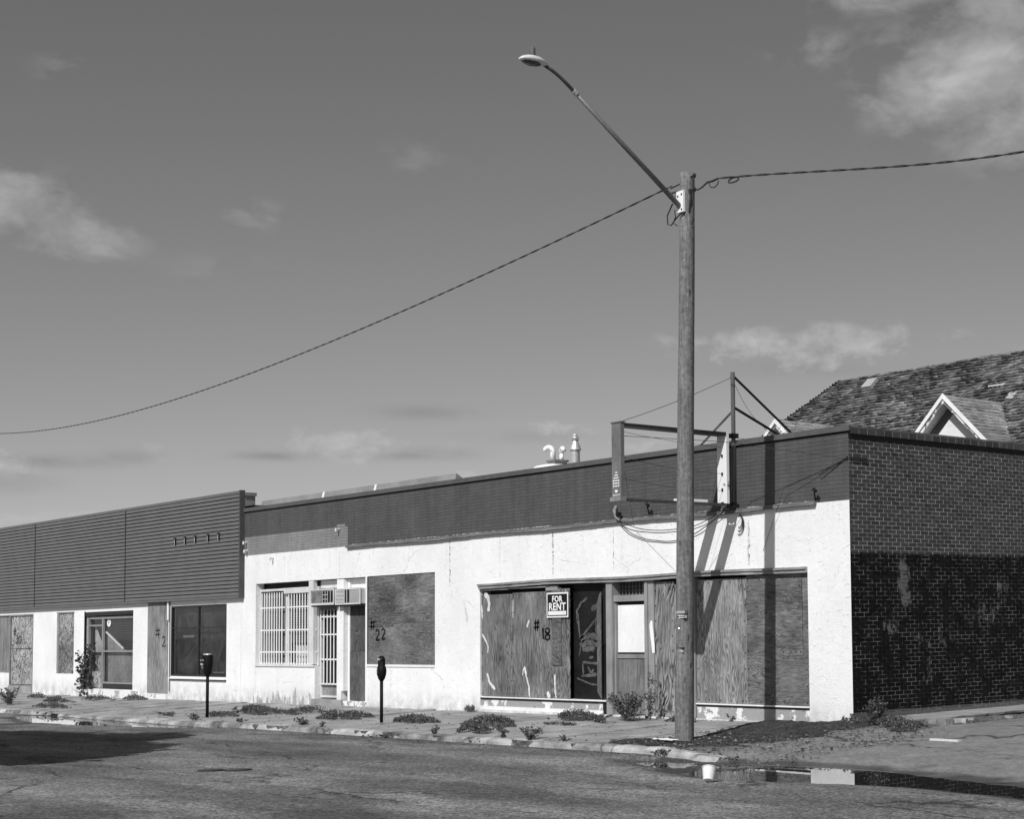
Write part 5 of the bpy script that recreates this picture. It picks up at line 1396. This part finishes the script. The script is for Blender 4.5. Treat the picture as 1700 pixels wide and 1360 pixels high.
# hardware at the pole top
mb = MB()
for (hy, hz2) in ((-2.82, 8.72), (-2.82, 8.50)):
    mb.tube([(-.60, hy, hz2), (-.50, hy, hz2)], .014, 6); mb.tube([(-.50 + .03 * math.cos(a), hy, hz2 + .03 * math.sin(a)) for a in np.linspace(0, 6.28, 10)], .010, 5)
mb.box(-.62, -.58, -2.86, -2.78, 8.46, 8.52); mb.build('eye_bolt', M_blackm, U)
mb = MB(); mb.tube([(-.80, -2.9, 8.52), (-.98, -2.95, 8.50)], .012, 6); mb.tube([(-.82, -2.85, 8.65), (-1.0, -2.9, 8.6)], .01, 6); mb.build('side_hook', M_blackm, U)
mb = MB(); mb.tube([(-.56, -2.82, 8.50), (-.53, -2.82, 8.3), (-.54, -2.82, 8.05), (-.58, -2.83, 7.95)], .012, 6)
mb.tube([(-.56, -2.86, 8.50), (-.57, -2.86, 8.35), (-.60, -2.86, 8.15)], .010, 6)
mb.tube([(-.80, -3.02, 8.30), (-.90, -3.05, 8.12), (-.89, -3.05, 7.98), (-.84, -3.02, 7.96), (-.78, -2.98, 8.06), (-.72, -2.95, 8.12), (-.64, -2.93, 8.14)], .011, 6)
mb.tube([(-.78, -3.0, 8.2), (-.76, -3.0, 8.08), (-.82, -3.0, 8.0), (-.74, -2.98, 7.94)], .009, 6)
mb.build('lamp_cable', M_cable, U)
# tags on the pole
t_dir = Vector((.34, -.94, 0))
def pole_tag(z, w_, h_, nm, m, off=-.05):
    mb = MB(); 
    c_ = Vector((-.86 + off, -2.82, z)); a = Vector((.94, -.05, 0)).normalized()
    yf = -2.957
    c_.x += .05
    mb.box(c_.x - w_ / 2, c_.x + w_ / 2, yf, yf + .06, z, z + h_); return mb.build(nm, m, U)
pole_tag(1.86, .15, .055, 'danger_plate', mat('faded plate', f_plain, col=.16, var=.2), off=.02)
pole_tag(1.795, .15, .045, 'warning_plate', M_offwhite, off=.02)
text_mesh('DANGER', .048, -.79, -2.961, 1.87, U, M_offwhite, bold=.001)
text_mesh('HIGH VOLTAGE', .024, -.79, -2.961, 1.81, U, M_spray, bold=.0004)
pole_tag(1.33, .10, .012, 'tag_slot', M_black, off=.0)
text_mesh('1786', .05, -.80, -2.961, 1.27, U, M_offwhite, bold=.001)
mb = MB(); mb.lathe((-.84, -2.95, 1.63), [(.02, -.01), (.022, .0), (.012, .02)], 10); mb.build('round_tag', M_galv, U)

def cable(name, pts, label, tw=.016, r=.011):
    P_ = [Vector(p) for p in pts]
    mb = MB()
    # parabola through three points in the span plane
    for ph in (0, math.pi):
        out = []
        for i, p in enumerate(P_):
            a = i * .55 + ph
            out.append(p + Vector((0, math.cos(a) * tw, math.sin(a) * tw)))
        mb.tube(out, r, 5)
    o = mb.build(name, M_cable, smooth=True); tag(o, label, 'cable', 'overhead cables on the pole'); return o
def span(p, q, c, n):
    out = []
    for i in range(n + 1):
        t_ = i / n; out.append((p[0] + (q[0] - p[0]) * t_, p[1] + (q[1] - p[1]) * t_, p[2] + (q[2] - p[2]) * t_ - 4 * c * t_ * (1 - t_)))
    return out
# left span fitted through (-.95, 8.66) (-10.9, 7.75) (-19.5, 7.33) (-32.1, 7.66)
ZLC = np.polyfit([0.33, 4.09, 11.57, 22.74, 41.28], [8.605, 8.445, 8.062, 7.942, 8.857], 3)
def zl(x): 
    return float(np.polyval(ZLC, x))
cable('overhead_cable', [(-.9 - u_, -2.9 + .08 * u_, zl(u_)) for u_ in np.arange(.07, 50, .07)], 'twisted overhead cable sagging from the pole away to the left', tw=.0075, r=.0075)
ZRC = np.polyfit([-.26, .86, 3.01, 4.59, 6.02], [8.60, 8.45, 8.06, 7.84, 7.66], 3)
def zr(x): return float(np.polyval(ZRC, min(x, 8.0))) - .05 * max(0.0, x - 8.0)
cable('overhead_cable', [(x, -2.82, zr(x)) for x in np.arange(.05, 12, .07)], 'twisted overhead cable running from the pole to the right', tw=.009, r=.008)
cable('overhead_cable', [(-.50, -2.82, 8.50), (-.42, -2.82, 8.48), (-.32, -2.82, 8.50), (-.2, -2.82, 8.55), (-.08, -2.82, 8.545), (.06, -2.82, zr(.06))], 'short thick cable end tying the right hand cable to the pole', tw=.006)
mb = MB(); mb.tube([(-.15 + .11 * (1 - math.cos(a)), -2.82, 8.53 - .09 * math.sin(a)) for a in np.linspace(0, 3.1, 12)], .009, 5)
mb.tube([(.30 + .12 * (1 - math.cos(a)), -2.82, 8.46 + .035 * math.sin(a)) for a in np.linspace(0, 6.2, 16)], .012, 5)
tag(mb.build('cable_tie', M_cable), 'small loops of wire wound on the right hand cable near the pole', 'wire')

# ------------------------------------------------------------------ parking meters
M_meter = mat('meter black', f_plain, col=.008, var=.3, rough=.55, spec=.15)
def meter(x, y, label, kind):
    z = hz(x, y) if x > -.6 else .004 * x + .036 * y
    t = thing('parking_meter', label, 'parking meter', (x, y, z), 'parking meters along the kerb')
    ang = math.radians(-40)
    if kind == 0:
        MB().tube([(x, y, z - .1), (x, y, z + .95)], .034, 12).build('post', M_meter, t, smooth=True)
        mb = MB(); mb.lathe((x, y, z + .93), [(.06, 0), (.10, .06), (.125, .16), (.138, .24), (.14, .27)], 14, 1.0, .80)
        mb.lathe((x, y, z + 1.20), [(.143, 0), (.143, .18), (.13, .20)], 14, 1.0, .80); mb.build('housing', M_meter, t, smooth=False)
        mb = MB(); mb.lathe((x, y, z + 1.40), [(.12, 0), (.11, .02), (.07, .03)], 14, 1.0, .80); mb.build('dome', mat('meter dome', f_plain, col=.35, var=.6, scale=30, rough=.25), t)
        MB().box(x - .085, x + .02, y - .13, y - .10, z + 1.17, z + 1.21).build('coin_plate', M_galv, t)
        MB().box(x - .02, x + .0, y - .125, y - .10, z + 1.09, z + 1.16).build('coin_slot', M_gtrim, t)
        for dx in (-.085, .03): MB().box(x + dx - .008, x + dx + .008, y - .13, y - .11, z + 1.27, z + 1.29).build('rivet', M_white, t)
    else:
        MB().tube([(x, y, z - .05), (x, y, z + .86)], .032, 12).build('post', M_meter, t, smooth=True)
        mb = MB(); mb.lathe((x, y, z + .84), [(.04, 0), (.075, .05), (.105, .13), (.112, .20), (.104, .26), (.084, .295), (.084, .38), (.08, .40)], 16, 1.0, .80); mb.build('housing', M_meter, t, smooth=True)
        mb = MB(); mb.lathe((x, y, z + 1.235), [(.084, 0), (.082, .03), (.068, .07), (.04, .095), (.01, .10)], 16, 1.0, .80); mb.build('dome', M_meter, t, smooth=True)
        MB().box(x - .035, x + .045, y - .075, y - .055, z + 1.25, z + 1.285).build('window', M_galv, t)
        MB().box(x - .003, x + .003, y - .093, y - .085, z + 1.0, z + 1.1).build('seam', M_gtrim, t)
        MB().box(x - .09, x + .10, y - .08, y + .08, z - .03, z + .035).build('foot_block', M_kerb, t)
meter(-17.28, -3.10, 'black wide headed parking meter in front of the dark glazed window', 0)
meter(-10.21, -2.76, 'black parking meter with oval head and concrete foot in front of board 22', 1)

# ------------------------------------------------------------------ litter
t = thing('cup', 'white plastic cup tipped over beside the puddle on the road', 'cup', (3.66, -6.22, hz(3.66, -6.22)))
z0_ = hz(3.66, -6.22)
mb = MB(); ax = Vector((-.28, -.1, 1)).normalized(); 
def cup(mb, c0, ax, r0, r1, L, seg=18):
    u = ax.orthogonal().normalized(); w_ = ax.cross(u); vs = []; 
    rings = [(0, r0), (.02, r0 + .002), (L - .012, r1 - .004), (L - .010, r1 + .004), (L, r1 + .004), (L, r1 - .004), (.012, r0 - .006)]
    for (d, r) in rings:
        for k in range(seg): a = 2 * math.pi * k / seg; vs.append(c0 + ax * d + (u * math.cos(a) + w_ * math.sin(a)) * r)
    n = len(rings)
    mb.add(vs, [(i * seg + k, i * seg + (k + 1) % seg, (i + 1) * seg + (k + 1) % seg, (i + 1) * seg + k) for i in range(n - 1) for k in range(seg)] + [tuple(range(seg))[::-1], tuple((n - 1) * seg + k for k in range(seg))])
ax = Vector((-.30, .36, .86)).normalized()
cup(mb, Vector((3.67, -6.24, z0_ + .028)), ax, .062, .088, .165)
mb.build('body', mat('cup plastic', f_plain, col=.72, var=.05, rough=.4), t, smooth=False)
mb = MB()
X, Y = np.meshgrid(np.linspace(-1.22, -.72, 12), np.linspace(-3.22, -3.08, 6))
vv = [(x, y, .036 * y + .05 + .035 * abs(fbm(x, y, 9, 3))) for x, y in zip(X.ravel(), Y.ravel())]
idx = np.arange(X.size).reshape(X.shape); mb.add(vv, np.stack([idx[:-1, :-1], idx[:-1, 1:], idx[1:, 1:], idx[1:, :-1]], -1).reshape(-1, 4).tolist())
tag(mb.build('paper', M_white), 'strip of white crumpled paper on the soil at the foot of the pole', 'paper')
mb = MB(); p = Vector((3.0, -.6, hz(3, -.6) + .01)); mb.box(2.55, 3.1, -1.0, -.93, hz(2.8, -1) + .0, hz(2.8, -1) + .03)
tag(mb.build('stick', M_offwhite), 'pale stick lying on the side street', 'stick')

# pebbles and crumbs
mb = MB()
def pebble(x, y, s, z=None):
    z = (hz(x, y) if z is None else z)
    n = 6; a0 = random.uniform(0, 6)
    vs = [(x, y, z + s * .7)] + [(x + s * random.uniform(.6, 1.2) * math.cos(a0 + k * 6.283 / n), y + s * random.uniform(.6, 1.2) * math.sin(a0 + k * 6.283 / n), z + s * random.uniform(.0, .25)) for k in range(n)]
    mb.add(vs, [(0, 1 + k, 1 + (k + 1) % n) for k in range(n)])
for i in range(4200):
    r = random.random()
    if r < .45:
        x = random.uniform(-1.8, 2.2); y = random.uniform(-3.7, -.2)
        if x < -.62: z = .036 * y + .004 * x + .004
        else: z = hz(x, y)
        pebble(x, y, random.choice((.008, .012, .02, .03)) * random.uniform(.7, 1.2), z + .02 * (x > -1.6))
    elif r < .56:
        x = random.uniform(-26, 1); y = random.uniform(-3.6, -.1); pebble(x, y, random.uniform(.008, .026), .036 * y + .004 * x if x < -.6 else None)
    elif r < .78:
        x = random.uniform(-24, 1); y = KY - .1 - abs(random.gauss(0, .3)); pebble(x, y, random.uniform(.006, .02))
    else:
        x = random.uniform(-6, 9); y = random.uniform(-10, -5.5); pebble(x, y, random.uniform(.004, .011))
stuff(mb.build('gravel', mat('gravel', f_gravel)))['label'] = 'scattered grit and pebbles on street and pavement'

# ------------------------------------------------------------------ weeds
def surf(x, y):
    return .036 * y + .004 * min(x, 0) if (x < -.6 and y > KY) else hz(x, y)
def leaves(mb, pts, size, up=.3):
    for (p, s) in pts:
        a = Vector((random.gauss(0, 1), random.gauss(0, 1), random.gauss(0, .6) + up)).normalized(); b = a.orthogonal().normalized()
        b = (Matrix.Rotation(random.uniform(0, 6.28), 3, a) @ b); L = s * random.uniform(.7, 1.3) * size; w_ = L * random.uniform(.28, .45)
        mb.add([p, p + a * L * .5 + b * w_, p + a * L, p + a * L * .5 - b * w_], [(0, 1, 2, 3)])
def weed(x, y, rx, ry, h, n, kind, label, group='weeds growing along the pavement', size=.032, m=None):
    low_ = kind == 'up' and h < .36
    n = int(n * (2.0 if kind == 'mat' else (.9 if low_ else 1.5))); h *= (1.15 if kind == 'mat' else (.62 if low_ else .88)); rx *= 1.1 if kind == 'mat' else 1; ry *= 1.35 if kind == 'mat' else 1
    z = surf(x, y); o_ = thing('weed', label, 'weed', (x, y, z), group)
    mb = MB(); st = MB()
    if kind == 'mat':
        ph = random.uniform(0, 9)
        for i in range(n):
            a = random.uniform(0, 6.283); r = math.sqrt(random.random()) * (1 + .35 * math.sin(a * 3 + ph) * math.cos(a * 2))
            px, py = x + rx * r * math.cos(a), y + ry * r * math.sin(a); hh = h * (1 - .75 * r * r) * random.uniform(.5, 1.15)
            if mnoise.noise(Vector((px * 3.1, py * 5.0, x))) < -.12 + .25 * random.random() - .3 * (1 - r): continue
            zz = surf(px, min(py, -.03) if x < -.6 else py); tip = Vector((px + random.gauss(0, .02), py + random.gauss(0, .02), zz + max(hh, .02)))
            k = 5
            pts = [(Vector((px, py, zz)).lerp(tip, random.uniform(.3, 1)), 1) for _ in range(k)]
            leaves(mb, pts, size, .6)
        for i in range(10):
            a = random.uniform(0, 6.28); px, py = x + rx * .5 * math.cos(a), y + ry * .5 * math.sin(a); st.tube([(px, py, surf(px, py) - .01), (px + random.gauss(0, .03), py, surf(px, py) + h * .8)], .003, 3)
    else:
        for i in range(n):
            a = random.uniform(0, 6.28); px, py = x + rx * .25 * random.random() * math.cos(a), y + ry * .25 * random.random() * math.sin(a)
            hh = h * random.uniform(.5, 1.1); tx, ty = px + rx * random.uniform(-1, 1), py + ry * random.uniform(-1, 1)
            p0 = Vector((px, py, surf(px, py) - .01)); p1 = Vector((tx, ty, p0.z + hh)); mid = p0.lerp(p1, .5) + Vector((0, 0, hh * .12))
            st.tube([p0, mid, p1], [.004, .003, .002], 3)
            for k in range(int(12 + hh * 42)):
                t_ = random.uniform(.15, 1); p = p0.lerp(mid, t_ * 2) if t_ < .5 else mid.lerp(p1, t_ * 2 - 1)
                leaves(mb, [(p + Vector((random.gauss(0, .008), random.gauss(0, .008), 0)), 1)], size, .2)
    stuff(mb.build('foliage', m or M_leaf, o_)); stuff(st.build('stem', m or M_leaf, o_))
    return o_
W_ = [(-16.9, -2.0, 1.35, .26, .11, 640, 'mat', 'broad low weed mat between the left meter and the barred window, middle row'),
      (-18.3, -1.55, .85, .2, .11, 340, 'mat', 'small low weed mat nearest the wall right of the left meter'),
      (-15.6, -1.35, 1.05, .22, .12, 420, 'mat', 'low weed mat in front of the barred doorway'),
      (-17.4, -2.75, .7, .16, .09, 160, 'mat', 'low weed patch just right of the left meter foot'),
      (-13.1, -1.75, .55, .14, .12, 200, 'mat', 'low weed mat in front of board 22, rear of two'),
      (-12.8, -2.35, .68, .18, .13, 360, 'mat', 'low weed mat in front of board 22, front of two'),
      (-9.85, -2.25, .66, .2, .15, 430, 'mat', 'bushy low weed just right of the oval meter'),
      (-7.35, -2.15, .7, .2, .17, 520, 'mat', 'bushy low weed in front of the left shop boards, rear of two'),
      (-6.2, -3.1, .56, .2, .20, 460, 'mat', 'bushy low weed at the kerb in front of the shop front, front of two'),
      (-6.6, -.75, .7, .18, .16, 500, 'mat', 'bushy low weed below the dark panel of the shop front'),
      (-5.85, -1.6, .42, .07, .04, 90, 'mat', 'flat dark weed patch on the pavement below the shop door'),
      (-11.1, -.18, .2, .1, .13, 70, 'mat', 'little weed at the corner of the peeling knee wall'),
      (-3.9, -.45, .30, .12, .10, 90, 'mat', 'small weed just right of the pole foot against the knee wall'),
      (-29.6, -.9, .9, .2, .14, 200, 'mat', 'low weed mat in front of the glazed entrance'),
      (-28.0, -.45, .6, .14, .14, 130, 'mat', 'low weed by the foot of the tall plywood strip'),
      (-30.2, -1.8, .9, .2, .12, 200, 'mat', 'low weed mat on the pavement left of the gutter puddle'),
      (-34.0, -1.0, .6, .15, .14, 110, 'mat', 'low weed by the narrow strand board window'),
      (-31.6, -1.3, .5, .14, .12, 90, 'mat', 'low weed patch left of the climbing vine'),
      (-27.5, -2.9, 1.1, .16, .12, 200, 'mat', 'weeds along the kerb above the gutter puddle'),
      (.55, .35, .32, .28, .14, 260, 'mat', 'low dusty weed spreading at the corner of the side wall'),
      (.95, .2, .38, .22, .12, 240, 'mat', 'low dusty weed beside the broken side slab'),
      (1.25, -.15, .25, .12, .06, 90, 'mat', 'small dark weed tuft on the side street near the corner')]
for w_ in W_: weed(*w_)
V_ = [(-30.9, -2.8, .55, .3, .55, 22, 'up', 'spiky dry weed standing at the kerb far left'),
      (-5.15, -.62, .50, .24, .56, 46, 'up', 'leafy bush like weed in front of the shop door'),
      (-5.55, -1.0, .35, .16, .22, 20, 'up', 'low leafy weed left of the bush by the shop door'),
      (-4.85, -.35, .16, .1, 1.05, 5, 'up', 'tall thin weed stems rising beside the bush by the shop door'),
      (-19.2, -3.2, .55, .14, .16, 16, 'up', 'sprawling weed on the kerb left of the left meter'),
      (-16.9, -3.55, .3, .1, .22, 10, 'up', 'weed sprouting from the kerb right of the left meter'),
      (-12.1, -3.45, .28, .12, .24, 14, 'up', 'weed on the kerb left of the oval meter'),
      (-11.0, -3.6, .14, .06, .22, 5, 'up', 'thin upright weed on the kerb just left of the oval meter'),
      (-14.5, -3.62, .3, .06, .14, 9, 'up', 'row of small sprouts in the kerb joint, left part'),
      (-6.75, -3.68, .14, .08, .30, 7, 'up', 'thin weed on the kerb between oval meter and shop boards'),
      (-8.4, -3.8, .55, .06, .09, 12, 'up', 'low weeds in the gutter right of the oval meter'),
      (-5.35, -3.78, .3, .07, .12, 12, 'up', 'low weeds in the gutter in front of the shop front'),
      (-3.95, -3.6, .26, .12, .34, 16, 'up', 'leafy weed on the kerb left of the pole'),
      (-4.55, -3.7, .12, .06, .22, 6, 'up', 'small upright weed on the kerb left of the leafy one'),
      (-2.95, -3.62, .12, .08, .16, 6, 'up', 'small weed on the kerb nearest the pole on its left'),
      (-.25, -3.80, .18, .06, .16, 10, 'up', 'little weed hanging over the kerb below the pole'),
      (-2.9, -.12, .1, .05, .22, 4, 'up', 'tiny weed against the right hand knee wall'),
      (.1, -.14, .18, .10, .30, 18, 'up', 'dark spiky plant against the white corner pier'),
      (.28, .18, .16, .20, .50, 11, 'up', 'tall leafy plant climbing the side wall at the corner'),
      (.18, .45, .10, .12, .42, 10, 'up', 'leafy shoot beside the plant on the side wall')]
for w_ in V_: weed(*w_, size=.042)
# climbing vine by the glazed entrance
vt = thing('vine', 'leafy vine climbing the left edge of the glazed entrance', 'plant', (-32.9, -.08, -.12))
mb = MB(); st = MB()
for b_ in range(4):
    p = Vector((-32.9 + b_ * .16, -.10, -.12)); path = [p.copy()]
    while p.z < random.uniform(.9, 1.75):
        p = p + Vector((random.gauss(0, .05), random.gauss(0, .012), .09)); p.y = min(-.05, max(-.28, p.y)); path.append(p.copy())
    st.tube(path, .008, 4)
    for q_ in path:
        for k in range(7):
            leaves(mb, [(q_ + Vector((random.gauss(0, .12), random.gauss(0, .05), random.gauss(0, .05))), 1)], .11, .1)
mb.build('foliage', M_leafd, vt); st.build('stem', M_leafd, vt)

# ------------------------------------------------------------------ tree across the street (outside the frame, its shade falls on the road)
def tree(cx, cy, label, trunk_h, crowns, seedn=3):
    random.seed(seedn)
    T = thing('tree', label, 'tree', (cx, cy, -.25), 'trees across the street')
    st = MB(); st.tube([(cx, cy, -.4), (cx + .1, cy, trunk_h * .5), (cx, cy + .1, trunk_h)], [.28, .22, .16], 10)
    lf = MB()
    for (ox, oy, oz, rx, ry, rz, n) in crowns:
        c0 = Vector((cx + ox, cy + oy, oz)); st.tube([(cx, cy, trunk_h * .8), (cx + ox * .5, cy + oy * .5, (trunk_h + oz) / 2), c0], [.12, .08, .03], 6)
        for i in range(n):
            v = Vector((random.gauss(0, 1), random.gauss(0, 1), random.gauss(0, 1))).normalized() * (random.random() ** .4)
            leaves(lf, [(c0 + Vector((v.x * rx, v.y * ry, v.z * rz)), 1)], .42, .0)
    st.build('trunk', M_pole, T); lf.build('crown', M_leafd, T)
tree(-8.6, -15.9, 'broad leafy tree standing across the street outside the picture', 4.2,
     [(-3.5, .3, 6.3, 4.2, 1.7, 1.6, 3400), (.8, .0, 6.4, 2.9, 1.5, 1.5, 2600), (2.5, -.2, 6.0, 1.6, .9, .9, 900), (-1.0, 1.0, 7.4, 1.6, 1.0, 1.1, 1200)])
